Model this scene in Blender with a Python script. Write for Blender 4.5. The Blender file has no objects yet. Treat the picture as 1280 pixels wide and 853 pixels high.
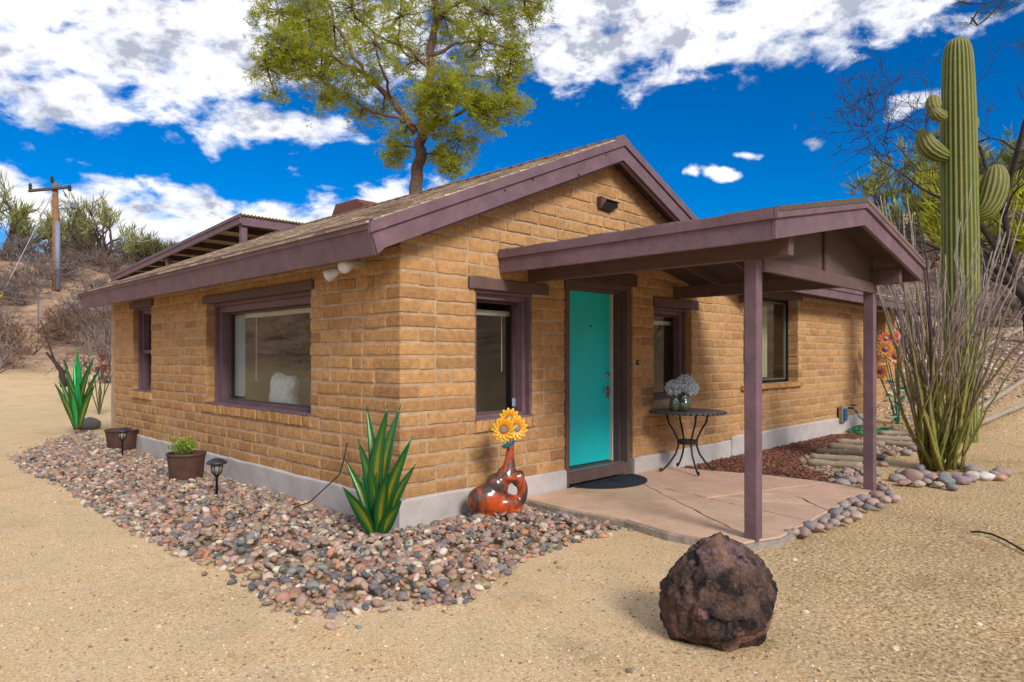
import bpy, bmesh, math, random
import numpy as np
from mathutils import Vector, Matrix, noise
R = math.radians
rnd = random.Random(7)
sc = bpy.context.scene

# ------------------------------------------------------------------ camera
OX, OY, H = -3.37, -4.642, 1.45
FW = (.7112, .7030); RT = (.7030, -.7112); F = 850.0
cd = bpy.data.cameras.new('camera'); cam = bpy.data.objects.new('camera', cd); sc.collection.objects.link(cam)
cam.location = (OX, OY, H); cam.rotation_euler = (R(90), 0, -math.atan2(.7112, .7030))
cd.sensor_width = 36; cd.lens = 850/1280*36; cd.shift_y = 19.5/1280; cd.clip_start = .05; cd.clip_end = 3000
sc.camera = cam

# ------------------------------------------------------------------ sun, sky, exposure
SUN_EL, SUN_AZ = 34, 197      # azimuth of the sun, clockwise from +y
sx, sy_, sz = math.sin(R(SUN_AZ))*math.cos(R(SUN_EL)), math.cos(R(SUN_AZ))*math.cos(R(SUN_EL)), math.sin(R(SUN_EL))
sl = bpy.data.lights.new('sun', 'SUN'); so = bpy.data.objects.new('sun', sl); sc.collection.objects.link(so)
sl.energy = 1.3; sl.angle = R(17); sl.color = (1, .93, .82)
so.rotation_euler = Vector((-sx, -sy_, -sz)).to_track_quat('-Z', 'Y').to_euler()
vs = sc.view_settings; vs.view_transform = 'Standard'; vs.look = 'None'; vs.exposure = 1.38; vs.gamma = 1; vs.use_curve_mapping = False

w = bpy.data.worlds.new('World'); sc.world = w; w.use_nodes = True
nt = w.node_tree; nt.nodes.clear()
def N(t, **k):
    n = nt.nodes.new(t)
    for a, b in k.items(): setattr(n, a, b)
    return n
def M2(op, a, b=None, clamp=False):
    n = N('ShaderNodeMath', operation=op, use_clamp=clamp)
    for i, v in enumerate((a, b)):
        if v is None: continue
        if isinstance(v, (int, float)): n.inputs[i].default_value = v
        else: nt.links.new(v, n.inputs[i])
    return n.outputs[0]
out = N('ShaderNodeOutputWorld'); bg = N('ShaderNodeBackground'); nt.links.new(bg.outputs[0], out.inputs[0])
sky = N('ShaderNodeTexSky', sky_type='NISHITA'); sky.sun_disc = False
sky.sun_elevation = R(SUN_EL); sky.sun_rotation = R(SUN_AZ); sky.altitude = 900; sky.air_density = 1.0; sky.dust_density = .4; sky.ozone_density = 3
hs = N('ShaderNodeHueSaturation'); hs.inputs['Hue'].default_value = .512; hs.inputs['Saturation'].default_value = 1.62; hs.inputs['Value'].default_value = .40
nt.links.new(sky.outputs[0], hs.inputs['Color'])
tc = N('ShaderNodeTexCoord'); sep = N('ShaderNodeSeparateXYZ'); nt.links.new(tc.outputs['Generated'], sep.inputs[0])
az = M2('ARCTAN2', sep.outputs[0], sep.outputs[1]); el = M2('ARCSINE', sep.outputs[2])
cmb = N('ShaderNodeCombineXYZ'); nt.links.new(az, cmb.inputs[0]); nt.links.new(el, cmb.inputs[1])
def azel(px, py):
    a = (px-640)/F; b = (446-py)/F
    x, y = FW[0]+a*RT[0], FW[1]+a*RT[1]; h = math.hypot(x, y)
    return math.atan2(x, y), math.atan2(b, h)
# warp the lookup a little so that no cloud keeps an elliptical outline
wn = N('ShaderNodeTexNoise'); wn.inputs['Scale'].default_value = 5; wn.inputs['Detail'].default_value = 4
nt.links.new(cmb.outputs[0], wn.inputs['Vector'])
ws = N('ShaderNodeVectorMath', operation='SUBTRACT'); nt.links.new(wn.outputs['Color'], ws.inputs[0]); ws.inputs[1].default_value = (.5, .5, .5)
wm = N('ShaderNodeVectorMath', operation='MULTIPLY'); nt.links.new(ws.outputs[0], wm.inputs[0]); wm.inputs[1].default_value = (.16, .08, 0)
wa = N('ShaderNodeVectorMath', operation='ADD'); nt.links.new(cmb.outputs[0], wa.inputs[0]); nt.links.new(wm.outputs[0], wa.inputs[1])
blobs = [(110, 36, 245, 84, 1.15), (60, 112, 110, 50, .85), (300, 95, 70, 36, .9), (280, 20, 130, 60, 1),
         (338, 162, 92, 24, .95), (300, 295, 330, 38, 1.2), (120, 275, 130, 26, .8), (6, 232, 32, 26, .9), (500, 250, 90, 32, .8),
         (900, -14, 330, 56, 1.35), (1120, 0, 120, 42, .95), (710, 22, 80, 40, 1.05),
         (1140, 132, 34, 15, .84), (862, 219, 28, 9, .80), (900, 219, 24, 9, .78), (1017, 174, 20, 8, .78), (936, 192, 16, 6, .72),
         (460, 50, 200, 80, .75), (640, 270, 200, 60, .5),
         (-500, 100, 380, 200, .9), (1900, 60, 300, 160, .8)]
cov = None
for (px, py, rx, ry, a) in blobs:
    if -50 < px < 1330:
        cx_, cy_ = azel(px, py); k = math.hypot(1, (px-640)/F); rx_ = rx/F/(k*k); ry_ = ry/F/k
    else:
        cx_, cy_ = math.atan2(FW[0], FW[1])+(px-640)/F, (446-py)/F; rx_, ry_ = rx/F, ry/F
    s = N('ShaderNodeVectorMath', operation='SUBTRACT'); nt.links.new(wa.outputs[0], s.inputs[0]); s.inputs[1].default_value = (cx_, cy_, 0)
    m = N('ShaderNodeVectorMath', operation='MULTIPLY'); nt.links.new(s.outputs[0], m.inputs[0]); m.inputs[1].default_value = (1/rx_, 1/ry_, 0)
    l = N('ShaderNodeVectorMath', operation='LENGTH'); nt.links.new(m.outputs[0], l.inputs[0])
    v = M2('SUBTRACT', 1.25*a, M2('MULTIPLY', l.outputs['Value'], 1.0))
    cov = v if cov is None else M2('MAXIMUM', cov, v)
# unseen broken cloud added overhead and round the rest, for white fill light
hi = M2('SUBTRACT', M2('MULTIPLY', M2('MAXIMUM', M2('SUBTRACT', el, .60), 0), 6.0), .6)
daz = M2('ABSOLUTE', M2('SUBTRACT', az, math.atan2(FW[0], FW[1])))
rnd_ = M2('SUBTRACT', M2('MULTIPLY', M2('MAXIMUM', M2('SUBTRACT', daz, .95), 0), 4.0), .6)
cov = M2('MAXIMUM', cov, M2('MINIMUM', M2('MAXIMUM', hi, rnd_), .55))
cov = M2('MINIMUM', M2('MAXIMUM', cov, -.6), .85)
def noise_n(scale, detail, rough, sc_=(1, 1.5, 1), off=(0, 0, 0), dist=0):
    mp = N('ShaderNodeMapping'); nt.links.new(cmb.outputs[0], mp.inputs[0]); mp.inputs['Scale'].default_value = sc_; mp.inputs['Location'].default_value = off
    n = N('ShaderNodeTexNoise'); nt.links.new(mp.outputs[0], n.inputs['Vector'])
    n.inputs['Scale'].default_value = scale; n.inputs['Detail'].default_value = detail; n.inputs['Roughness'].default_value = rough; n.inputs['Distortion'].default_value = dist
    return n.outputs['Fac']
n1 = noise_n(15, 13, .58, (1, 1.7, 1), (0, 0, 0), .25)
dens = M2('ADD', cov, M2('MULTIPLY', M2('SUBTRACT', n1, .5), 3.4))
mask = N('ShaderNodeMapRange', interpolation_type='SMOOTHSTEP'); nt.links.new(dens, mask.inputs['Value'])
mask.inputs['From Min'].default_value = .05; mask.inputs['From Max'].default_value = .85
n2 = noise_n(8, 8, .55, (1, 1.8, 1), (3.1, .012, 2)); n3 = noise_n(26, 8, .6, (1, 1.5, 1), (1, 2, 0))
shade = M2('ADD', M2('MULTIPLY', n2, 1.0), M2('MULTIPLY', n3, .55))
shade = M2('ADD', shade, M2('MULTIPLY', dens, .13))
cr = N('ShaderNodeValToRGB'); nt.links.new(shade, cr.inputs[0])
cr.color_ramp.elements[0].position = .72; cr.color_ramp.elements[0].color = (1, 1, 1, 1)
cr.color_ramp.elements[1].position = 1.25; cr.color_ramp.elements[1].color = (.38, .41, .50, 1)
e = cr.color_ramp.elements.new(.92); e.color = (.74, .75, .80, 1)
cr.color_ramp.elements[2].position = 1.18
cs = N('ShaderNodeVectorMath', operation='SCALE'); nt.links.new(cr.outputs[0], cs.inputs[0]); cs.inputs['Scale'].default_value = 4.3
mix = N('ShaderNodeMix', data_type='RGBA'); nt.links.new(mask.outputs[0], mix.inputs[0]); nt.links.new(hs.outputs[0], mix.inputs[6]); nt.links.new(cs.outputs[0], mix.inputs[7])
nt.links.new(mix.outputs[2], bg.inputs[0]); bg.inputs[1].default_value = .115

# ------------------------------------------------------------------ helpers
def P(px, Y, z=0): return Vector((OX+Y*FW[0]+(px-640)/F*Y*RT[0], OY+Y*FW[1]+(px-640)/F*Y*RT[1], z))
def PZ(px, py, Y): return P(px, Y, H-(py-446)/F*Y)
def G(px, py, z=.03):
    return P(px, (z-H)/(-(py-446)/F), z)
def tag(o, label=None, cat=None, group=None, kind=None):
    for k, v in (('label', label), ('category', cat), ('group', group), ('kind', kind)):
        if v: o[k] = v
    return o
def empty(name, loc, label, cat, group=None, rz=0):
    o = bpy.data.objects.new(name, None); sc.collection.objects.link(o); o.location = loc; o.rotation_euler[2] = rz
    o.empty_display_size = .2
    return tag(o, label, cat, group)
def bump_mod(o, width=.004, seg=2):
    b = o.modifiers.new('bevel', 'BEVEL'); b.width = width; b.segments = seg; b.limit_method = 'ANGLE'; b.angle_limit = R(40)
class MB:
    """collects verts and faces in world coordinates, plus a colour per vertex"""
    def __init__(s): s.v = []; s.f = []; s.c = []
    def add(s, vs, fs, col=(1, 1, 1)):
        b = len(s.v); s.v += [tuple(v) for v in vs]; s.f += [tuple(i+b for i in f) for f in fs]
        s.c += [col]*len(vs) if not isinstance(col, list) else col
    def box(s, x0, x1, y0, y1, z0, z1, col=(1, 1, 1)):
        s.add([(x, y, z) for x in (x0, x1) for y in (y0, y1) for z in (z0, z1)],
              [(0, 1, 3, 2), (4, 6, 7, 5), (0, 4, 5, 1), (2, 3, 7, 6), (0, 2, 6, 4), (1, 5, 7, 3)], col)
    def hexa(s, p, col=(1, 1, 1)):   # 4 lower, 4 upper
        s.add(p, [(3, 2, 1, 0), (4, 5, 6, 7), (0, 1, 5, 4), (1, 2, 6, 5), (2, 3, 7, 6), (3, 0, 4, 7)], col)
    def prism(s, poly, off, col=(1, 1, 1)):
        n = len(poly); a = [Vector(p) for p in poly]; b = [p+Vector(off) for p in a]
        s.add(a+b, [tuple(range(n-1, -1, -1)), tuple(range(n, 2*n))]+[(i, (i+1) % n, n+(i+1) % n, n+i) for i in range(n)], col)
    def tube(s, pts, rad, n=8, col=(1, 1, 1), cap=True):
        pts = [Vector(p) for p in pts]; m = len(pts)
        if isinstance(rad, (int, float)): rad = [rad]*m
        vs = []; u = None
        for i, p in enumerate(pts):
            t = (pts[min(i+1, m-1)]-pts[max(i-1, 0)]).normalized()
            if u is None: u = t.orthogonal().normalized()
            u = (u-t*u.dot(t)).normalized(); v = t.cross(u)
            for k in range(n):
                a = 2*math.pi*k/n; vs.append(p+(u*math.cos(a)+v*math.sin(a))*rad[i])
        fs = [(i*n+k, i*n+(k+1) % n, (i+1)*n+(k+1) % n, (i+1)*n+k) for i in range(m-1) for k in range(n)]
        if cap: fs += [tuple(range(n-1, -1, -1)), tuple(range((m-1)*n, m*n))]
        s.add(vs, fs, col)
    def lathe(s, c, prof, n=24, col=(1, 1, 1)):
        vs = [(c[0]+r*math.cos(2*math.pi*k/n), c[1]+r*math.sin(2*math.pi*k/n), c[2]+z) for r, z in prof for k in range(n)]
        m = len(prof)
        s.add(vs, [(i*n+k, i*n+(k+1) % n, (i+1)*n+(k+1) % n, (i+1)*n+k) for i in range(m-1) for k in range(n)]+[tuple(range(n-1, -1, -1)), tuple(range((m-1)*n, m*n))], col)
    def build(s, name, mat, parent=None, smooth=False, bevel=0, cols=False):
        me = bpy.data.meshes.new(name); me.from_pydata(s.v, [], s.f); me.update()
        if cols:
            at = me.color_attributes.new('Col', 'FLOAT_COLOR', 'POINT')
            at.data.foreach_set('color', np.array([(c[0], c[1], c[2], 1) for c in s.c], dtype=np.float32).ravel())
        o = bpy.data.objects.new(name, me); sc.collection.objects.link(o); me.materials.append(mat)
        if smooth: me.polygons.foreach_set('use_smooth', [True]*len(me.polygons))
        if parent:
            o.parent = parent; o.matrix_parent_inverse = Matrix.Translation(-parent.location) if parent.type == 'EMPTY' and parent.parent is None else Matrix()
            if parent.parent is not None or parent.type != 'EMPTY': o.matrix_parent_inverse = Matrix()
            p = parent
            # all meshes are written in world coordinates
            wm = Matrix.Translation(p.location) if p.type == 'EMPTY' else Matrix()
            o.matrix_parent_inverse = wm.inverted()
        if bevel: bump_mod(o, bevel)
        return o
def ico(sub):
    bm = bmesh.new(); bmesh.ops.create_icosphere(bm, subdivisions=sub, radius=1)
    v = np.array([x.co[:] for x in bm.verts]); f = np.array([[q.index for q in t.verts] for t in bm.faces]); bm.free(); return v, f
def scatter(name, tv, tf, pos, scl, rot, col, mat, parent=None, smooth=True, jit=0, seed=1):
    """one mesh of many small pieces (numpy)"""
    rs = np.random.RandomState(seed); n = len(pos); nv = len(tv); nf = len(tf); k = tf.shape[1]
    pos = np.asarray(pos, float); scl = np.asarray(scl, float); rot = np.asarray(rot, float)
    base = np.repeat(tv[None], n, 0)
    if jit: base = base*(1+rs.uniform(-jit, jit, (n, nv, 1)))
    base = base*scl[:, None, :]
    ca, sa = np.cos(rot), np.sin(rot)
    for ax, (i, j) in ((0, (1, 2)), (1, (0, 2)), (2, (0, 1))):
        c, s_ = ca[:, ax][:, None], sa[:, ax][:, None]
        a, b = base[:, :, i].copy(), base[:, :, j].copy()
        base[:, :, i] = a*c-b*s_; base[:, :, j] = a*s_+b*c
    V = (base+pos[:, None, :]).reshape(-1, 3)
    Fc = (tf[None]+(np.arange(n)*nv)[:, None, None]).reshape(-1, k)
    me = bpy.data.meshes.new(name); me.vertices.add(len(V)); me.vertices.foreach_set('co', V.astype(np.float32).ravel())
    me.loops.add(Fc.size); me.loops.foreach_set('vertex_index', Fc.astype(np.int32).ravel())
    me.polygons.add(len(Fc)); me.polygons.foreach_set('loop_start', (np.arange(len(Fc))*k).astype(np.int32)); me.polygons.foreach_set('loop_total', np.full(len(Fc), k, np.int32))
    me.polygons.foreach_set('use_smooth', [smooth]*len(Fc)); me.update(calc_edges=True)
    at = me.color_attributes.new('Col', 'FLOAT_COLOR', 'POINT')
    C = np.repeat(np.c_[np.asarray(col, float), np.ones(n)], nv, 0); at.data.foreach_set('color', C.astype(np.float32).ravel())
    o = bpy.data.objects.new(name, me); sc.collection.objects.link(o); me.materials.append(mat)
    if parent: o.parent = parent; o.matrix_parent_inverse = Matrix.Translation(parent.location).inverted() if parent.type == 'EMPTY' else Matrix()
    return o

def mat(name, col=(.5, .5, .5), rough=.8, metal=0, var=0, vscale=8, bump=0, bscale=60, vcol=False, spec=.3, col2=None, bdet=6, coat=0, trans=0, dist=.01, tint=None):
    m = bpy.data.materials.new(name); m.use_nodes = True; t = m.node_tree; b = t.nodes['Principled BSDF']
    b.inputs['Roughness'].default_value = rough; b.inputs['Metallic'].default_value = metal; b.inputs['Specular IOR Level'].default_value = spec
    b.inputs['Coat Weight'].default_value = coat
    geo = t.nodes.new('ShaderNodeNewGeometry')
    src = None
    if vcol:
        a = t.nodes.new('ShaderNodeAttribute'); a.attribute_name = 'Col'; src = a.outputs['Color']
    if var or col2:
        n = t.nodes.new('ShaderNodeTexNoise'); n.inputs['Scale'].default_value = vscale; n.inputs['Detail'].default_value = 8; n.inputs['Roughness'].default_value = .65
        t.links.new(geo.outputs['Position'], n.inputs['Vector'])
        r = t.nodes.new('ShaderNodeMapRange'); t.links.new(n.outputs['Fac'], r.inputs[0]); r.inputs[1].default_value = .3; r.inputs[2].default_value = .7
        if col2:
            x = t.nodes.new('ShaderNodeMix'); x.data_type = 'RGBA'; t.links.new(r.outputs[0], x.inputs[0])
            if src: t.links.new(src, x.inputs[6])
            else: x.inputs[6].default_value = (*col, 1)
            x.inputs[7].default_value = (*col2, 1); src = x.outputs[2]
            if vcol: x.inputs[7].default_value = (*col2, 1)
        else:
            r.inputs[3].default_value = 1-var; r.inputs[4].default_value = 1+var
            x = t.nodes.new('ShaderNodeMix'); x.data_type = 'RGBA'; x.blend_type = 'MULTIPLY'; x.inputs[0].default_value = 1
            if src: t.links.new(src, x.inputs[6])
            else: x.inputs[6].default_value = (*col, 1)
            t.links.new(r.outputs[0], x.inputs[7]); src = x.outputs[2]
    if src: t.links.new(src, b.inputs['Base Color'])
    else: b.inputs['Base Color'].default_value = (*col, 1)
    if bump:
        n = t.nodes.new('ShaderNodeTexNoise'); n.inputs['Scale'].default_value = bscale; n.inputs['Detail'].default_value = bdet; n.inputs['Roughness'].default_value = .65
        t.links.new(geo.outputs['Position'], n.inputs['Vector'])
        bp = t.nodes.new('ShaderNodeBump'); bp.inputs['Strength'].default_value = bump; bp.inputs['Distance'].default_value = dist
        t.links.new(n.outputs['Fac'], bp.inputs['Height']); t.links.new(bp.outputs[0], b.inputs['Normal'])
    if trans:
        tr = t.nodes.new('ShaderNodeBsdfTranslucent'); mx = t.nodes.new('ShaderNodeMixShader'); mx.inputs[0].default_value = trans
        if src: t.links.new(src, tr.inputs[0])
        else: tr.inputs[0].default_value = (*col, 1)
        t.links.new(b.outputs[0], mx.inputs[1]); t.links.new(tr.outputs[0], mx.inputs[2]); t.links.new(mx.outputs[0], t.nodes['Material Output'].inputs[0])
    return m
M = {}
M['brick'] = mat('adobe_brick', vcol=True, var=.26, vscale=16, bump=.8, bscale=38, rough=.95, spec=.1, dist=.014)
def weather(m, sc_, lo, hi, tint):
    t = m.node_tree; b = t.nodes['Principled BSDF']; src = b.inputs['Base Color'].links[0].from_socket
    n = t.nodes.new('ShaderNodeTexNoise'); n.inputs['Scale'].default_value = sc_; n.inputs['Detail'].default_value = 7; n.inputs['Roughness'].default_value = .65
    g_ = t.nodes.new('ShaderNodeNewGeometry'); t.links.new(g_.outputs['Position'], n.inputs['Vector'])
    r_ = t.nodes.new('ShaderNodeMapRange'); t.links.new(n.outputs['Fac'], r_.inputs[0]); r_.inputs[1].default_value = lo; r_.inputs[2].default_value = hi; r_.inputs[4].default_value = .75
    x = t.nodes.new('ShaderNodeMix'); x.data_type = 'RGBA'; x.blend_type = 'MULTIPLY'; t.links.new(r_.outputs[0], x.inputs[0]); t.links.new(src, x.inputs[6]); x.inputs[7].default_value = (*tint, 1)
    t.links.new(x.outputs[2], b.inputs['Base Color'])
weather(M['brick'], 1.6, .50, .72, (.72, .70, .68)); weather(M['brick'], 24, .60, .72, (.55, .50, .46))
M['mortar'] = mat('mortar', (.45, .325, .215), var=.25, vscale=9, bump=.6, bscale=70, rough=.95, spec=.1)
M['stucco'] = mat('stucco_base', (.54, .51, .515), col2=(.40, .36, .33), vscale=3.5, bump=.5, bscale=60, rough=.95, spec=.1)
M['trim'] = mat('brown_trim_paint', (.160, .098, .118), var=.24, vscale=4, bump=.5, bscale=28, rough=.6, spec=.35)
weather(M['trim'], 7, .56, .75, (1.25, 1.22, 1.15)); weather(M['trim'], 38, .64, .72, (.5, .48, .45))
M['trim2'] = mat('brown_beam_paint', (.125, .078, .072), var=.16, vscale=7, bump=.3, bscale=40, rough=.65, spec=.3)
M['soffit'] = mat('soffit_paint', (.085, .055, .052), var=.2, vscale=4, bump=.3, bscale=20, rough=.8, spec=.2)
M['shingle'] = mat('shingle', vcol=True, var=.25, vscale=30, bump=.6, bscale=180, rough=.95, spec=.1)
M['door'] = mat('teal_door', (.008, .60, .625), var=.07, vscale=2.2, bump=.12, bscale=9, rough=.5, spec=.4)
M['alum'] = mat('window_metal', (.25, .25, .27), rough=.4, metal=.6)
M['dark'] = mat('black_metal', (.02, .02, .022), rough=.45, metal=.3, spec=.5)
M['white'] = mat('white_paint', (.62, .60, .55), rough=.6, var=.05)
M['interior'] = mat('interior_wall', (.42, .37, .27), rough=.9, var=.05)
M['steel'] = mat('brushed_steel', (.55, .52, .48), rough=.3, metal=1)
def glassmat():
    m = bpy.data.materials.new('window_glass'); m.use_nodes = True; t = m.node_tree; t.nodes.remove(t.nodes['Principled BSDF'])
    tr = t.nodes.new('ShaderNodeBsdfTransparent'); tr.inputs[0].default_value = (.92, .95, .93, 1)
    gl = t.nodes.new('ShaderNodeBsdfGlossy'); gl.inputs['Roughness'].default_value = .01
    lw = t.nodes.new('ShaderNodeLayerWeight'); lw.inputs['Blend'].default_value = .5
    pw = t.nodes.new('ShaderNodeMath'); pw.operation = 'POWER'; pw.inputs[1].default_value = 5; t.links.new(lw.outputs['Facing'], pw.inputs[0])
    mp = t.nodes.new('ShaderNodeMath'); mp.operation = 'MULTIPLY_ADD'; mp.inputs[1].default_value = .93; mp.inputs[2].default_value = .06; mp.use_clamp = True
    t.links.new(pw.outputs[0], mp.inputs[0])
    mx = t.nodes.new('ShaderNodeMixShader'); t.links.new(mp.outputs[0], mx.inputs[0]); t.links.new(tr.outputs[0], mx.inputs[1]); t.links.new(gl.outputs[0], mx.inputs[2])
    t.links.new(mx.outputs[0], t.nodes['Material Output'].inputs[0]); return m
M['glass'] = glassmat()

# ------------------------------------------------------------------ terrain
def sm(a, b, x):
    t = min(max((x-a)/(b-a), 0), 1); return t*t*(3-2*t)
def terr(x, y):
    dx, dy = x-OX, y-OY; Y = dx*FW[0]+dy*FW[1]; X = dx*RT[0]+dy*RT[1]
    r = math.hypot(X, Y); th = math.degrees(math.atan2(X, Y))
    wl = (1-sm(-29, -12, th)) if th < 0 else 0
    wr = sm(22, 30, th)
    left = .05*max(min(r, 75)-24, 0)+sm(28, 60, r)*6.6
    right = (max(r-13.5, 0)*.27)*sm(13, 19, r) if r < 60 else 12.5+(r-60)*.05
    back = sm(18, 60, r)*9
    if th > 100 or th < -100: z = back
    elif th > 0:
        z = wr*(right*(1-sm(60, 100, th))+back*sm(60, 100, th))
    else: z = wl*(left*(1-sm(60, 100, -th))+back*sm(60, 100, -th))
    if r > 12: z += (noise.noise(Vector((x*.12, y*.12, 0)))*.5+noise.noise(Vector((x*.4, y*.4, 3)))*.12)*sm(14, 40, r)*min(1, z+.15)
    z += .012*noise.noise(Vector((x*.8, y*.8, 5)))*(1-sm(20, 40, r))
    return z
def groundmat():
    m = bpy.data.materials.new('sandy_ground'); m.use_nodes = True; t = m.node_tree; b = t.nodes['Principled BSDF']; L = t.links.new
    b.inputs['Roughness'].default_value = .97; b.inputs['Specular IOR Level'].default_value = .08
    geo = t.nodes.new('ShaderNodeNewGeometry')
    def nz(s, d, r=.6):
        n = t.nodes.new('ShaderNodeTexNoise'); n.inputs['Scale'].default_value = s; n.inputs['Detail'].default_value = d; n.inputs['Roughness'].default_value = r
        L(geo.outputs['Position'], n.inputs['Vector']); return n.outputs['Fac']
    def ramp(f, els):
        c = t.nodes.new('ShaderNodeValToRGB'); L(f, c.inputs[0]); c.color_ramp.elements[0].position, c.color_ramp.elements[0].color = els[0][0], (*els[0][1], 1)
        c.color_ramp.elements[1].position, c.color_ramp.elements[1].color = els[-1][0], (*els[-1][1], 1)
        for p_, q in els[1:-1]: e_ = c.color_ramp.elements.new(p_); e_.color = (*q, 1)
        return c.outputs[0]
    def mixc(f, a, b_, bl='MIX'):
        x = t.nodes.new('ShaderNodeMix'); x.data_type = 'RGBA'; x.blend_type = bl
        if isinstance(f, float): x.inputs[0].default_value = f
        else: L(f, x.inputs[0])
        L(a, x.inputs[6]); L(b_, x.inputs[7]); return x.outputs[2]
    big = ramp(nz(.8, 9, .68), [(.28, (.52, .37, .20)), (.42, (.66, .50, .31)), (.55, (.71, .54, .345)), (.70, (.59, .42, .23)), (.8, (.47, .33, .17))])
    grain = ramp(nz(95, 6, .75), [(.32, (.30, .25, .20)), (.45, (.86, .84, .80)), (.58, (1.06, 1.06, 1.06)), (.70, (1.6, 1.6, 1.6))])
    near = mixc(.9, big, grain, 'MULTIPLY')
    speck = ramp(nz(28, 6, .7), [(.32, (.50, .42, .34)), (.43, (.96, .96, .95)), (.7, (1.1, 1.08, 1.02))])
    near = mixc(.55, near, speck, 'MULTIPLY')
    mid = ramp(nz(48, 3, .55), [(.34, (.50, .44, .36)), (.45, (.90, .88, .85)), (.56, (1.03, 1.03, 1.02)), (.64, (1.35, 1.35, 1.32))])
    near = mixc(.38, near, mid, 'MULTIPLY')
    patch = ramp(nz(1.7, 5, .62), [(.34, (.86, .89, .88)), (.47, (1, 1, 1)), (.58, (1.0, .98, .93)), (.70, (.94, .86, .73))])
    near = mixc(.9, near, patch, 'MULTIPLY')
    a = t.nodes.new('ShaderNodeAttribute'); a.attribute_name = 'Col'
    sp = t.nodes.new('ShaderNodeSeparateColor'); L(a.outputs['Color'], sp.inputs[0])
    dry = ramp(nz(40, 4, .62), [(.34, (.14, .09, .05)), (.43, (.34, .23, .12)), (.52, (.54, .385, .205)), (.60, (.64, .49, .30)), (.67, (.88, .78, .60))])
    dry = mixc(.8, dry, ramp(nz(1.3, 6, .7), [(.35, (.74, .70, .66)), (.5, (1, 1, 1)), (.66, (1.1, 1.05, .95))]), 'MULTIPLY')
    col = mixc(sp.outputs[0], near, dry)
    hill = ramp(nz(.9, 10, .7), [(.34, (.14, .095, .07)), (.48, (.33, .21, .14)), (.62, (.46, .32, .21))])
    col = mixc(sp.outputs[1], col, hill)
    L(col, b.inputs['Base Color'])
    bp = t.nodes.new('ShaderNodeBump'); bp.inputs['Strength'].default_value = .6; bp.inputs['Distance'].default_value = .012; L(nz(70, 8, .7), bp.inputs['Height']); L(bp.outputs[0], b.inputs['Normal'])
    return m
def axis(lo, hi, c, fine, coarse):
    v = [c]; s = fine
    while v[-1] < hi: v.append(v[-1]+s); s = min(s*1.06, coarse) if v[-1]-c > 12 else s
    u = [c]; s = fine
    while u[-1] > lo: u.append(u[-1]-s); s = min(s*1.06, coarse) if c-u[-1] > 12 else s
    return sorted(set(u+v))
xs = axis(-400, 500, 1, .4, 25); ys = axis(-300, 600, 1, .4, 25)
g = MB(); nx, ny = len(xs), len(ys); V = []; C = []
for y in ys:
    for x in xs:
        z = terr(x, y); V.append((x, y, z))
        dx, dy = x-OX, y-OY; Y = dx*FW[0]+dy*FW[1]; X = dx*RT[0]+dy*RT[1]; r = math.hypot(X, Y)
        dryw = sm(.2, 1.8, X-.10*Y)*(1 if Y > 0 else 0)*.85
        hw = sm(.25, 1.6, z)
        C.append((dryw, hw, 0))
g.v = V; g.c = C
g.f = [(j*nx+i, j*nx+i+1, (j+1)*nx+i+1, (j+1)*nx+i) for j in range(ny-1) for i in range(nx-1)]
M['ground'] = groundmat()
go = g.build('ground', M['ground'], smooth=True, cols=True); tag(go, kind='structure')

# ------------------------------------------------------------------ house
house = empty('adobe_house', (2.9, 3, 0), 'tan adobe brick house with brown trim and low gabled shingle roof', 'house')
CH = .1205; Z0 = .255
def brickcol():
    k = rnd.uniform(.86, 1.10); h = rnd.uniform(-.02, .02)
    b = (.475*k+h, .270*k+h*.3, .119*k)
    if rnd.random() < .10: b = (b[0]*.88, b[1]*.83, b[2]*.85)
    return b
def mkbrick(mb, mp, u0, u1, z0, z1, D=.07, out=0, jt=.004, flip=False):
    """mp(u, d, z): u along the wall, d inward"""
    nu = max(2, int((u1-u0)/.06)); pts = []
    for i in range(nu): pts.append((u0+(u1-u0)*i/nu, z0))
    for i in range(2): pts.append((u1, z0+(z1-z0)*i/2))
    for i in range(nu): pts.append((u1-(u1-u0)*i/nu, z1))
    for i in range(2): pts.append((u0, z1-(z1-z0)*i/2))
    pts = [(a+rnd.uniform(-jt, jt), b+rnd.uniform(-jt, jt)) for a, b in pts]
    cu, cz = (u0+u1)/2, (z0+z1)/2; n = len(pts)
    o = out+rnd.uniform(-.005, .005)
    def ring(ins, d):
        r = []
        for a, b in pts:
            sa = 1-ins/((u1-u0)/2); sb = 1-ins/((z1-z0)/2)
            r.append(mp(cu+(a-cu)*sa, d, cz+(b-cz)*sb))
        return r
    vs = ring(.009, o+.001)+ring(.0025, o+.005)+ring(0, o+.013)+ring(0, D)
    vs.append(mp(cu, o-.002, cz))
    fs = [(i, (i+1) % n, 4*n) for i in range(n)]
    for k in range(3): fs += [(k*n+(i+1) % n, k*n+i, (k+1)*n+i, (k+1)*n+(i+1) % n) for i in range(n)]
    if flip: fs = [f[::-1] for f in fs]
    mb.add(vs, fs, brickcol())
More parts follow.
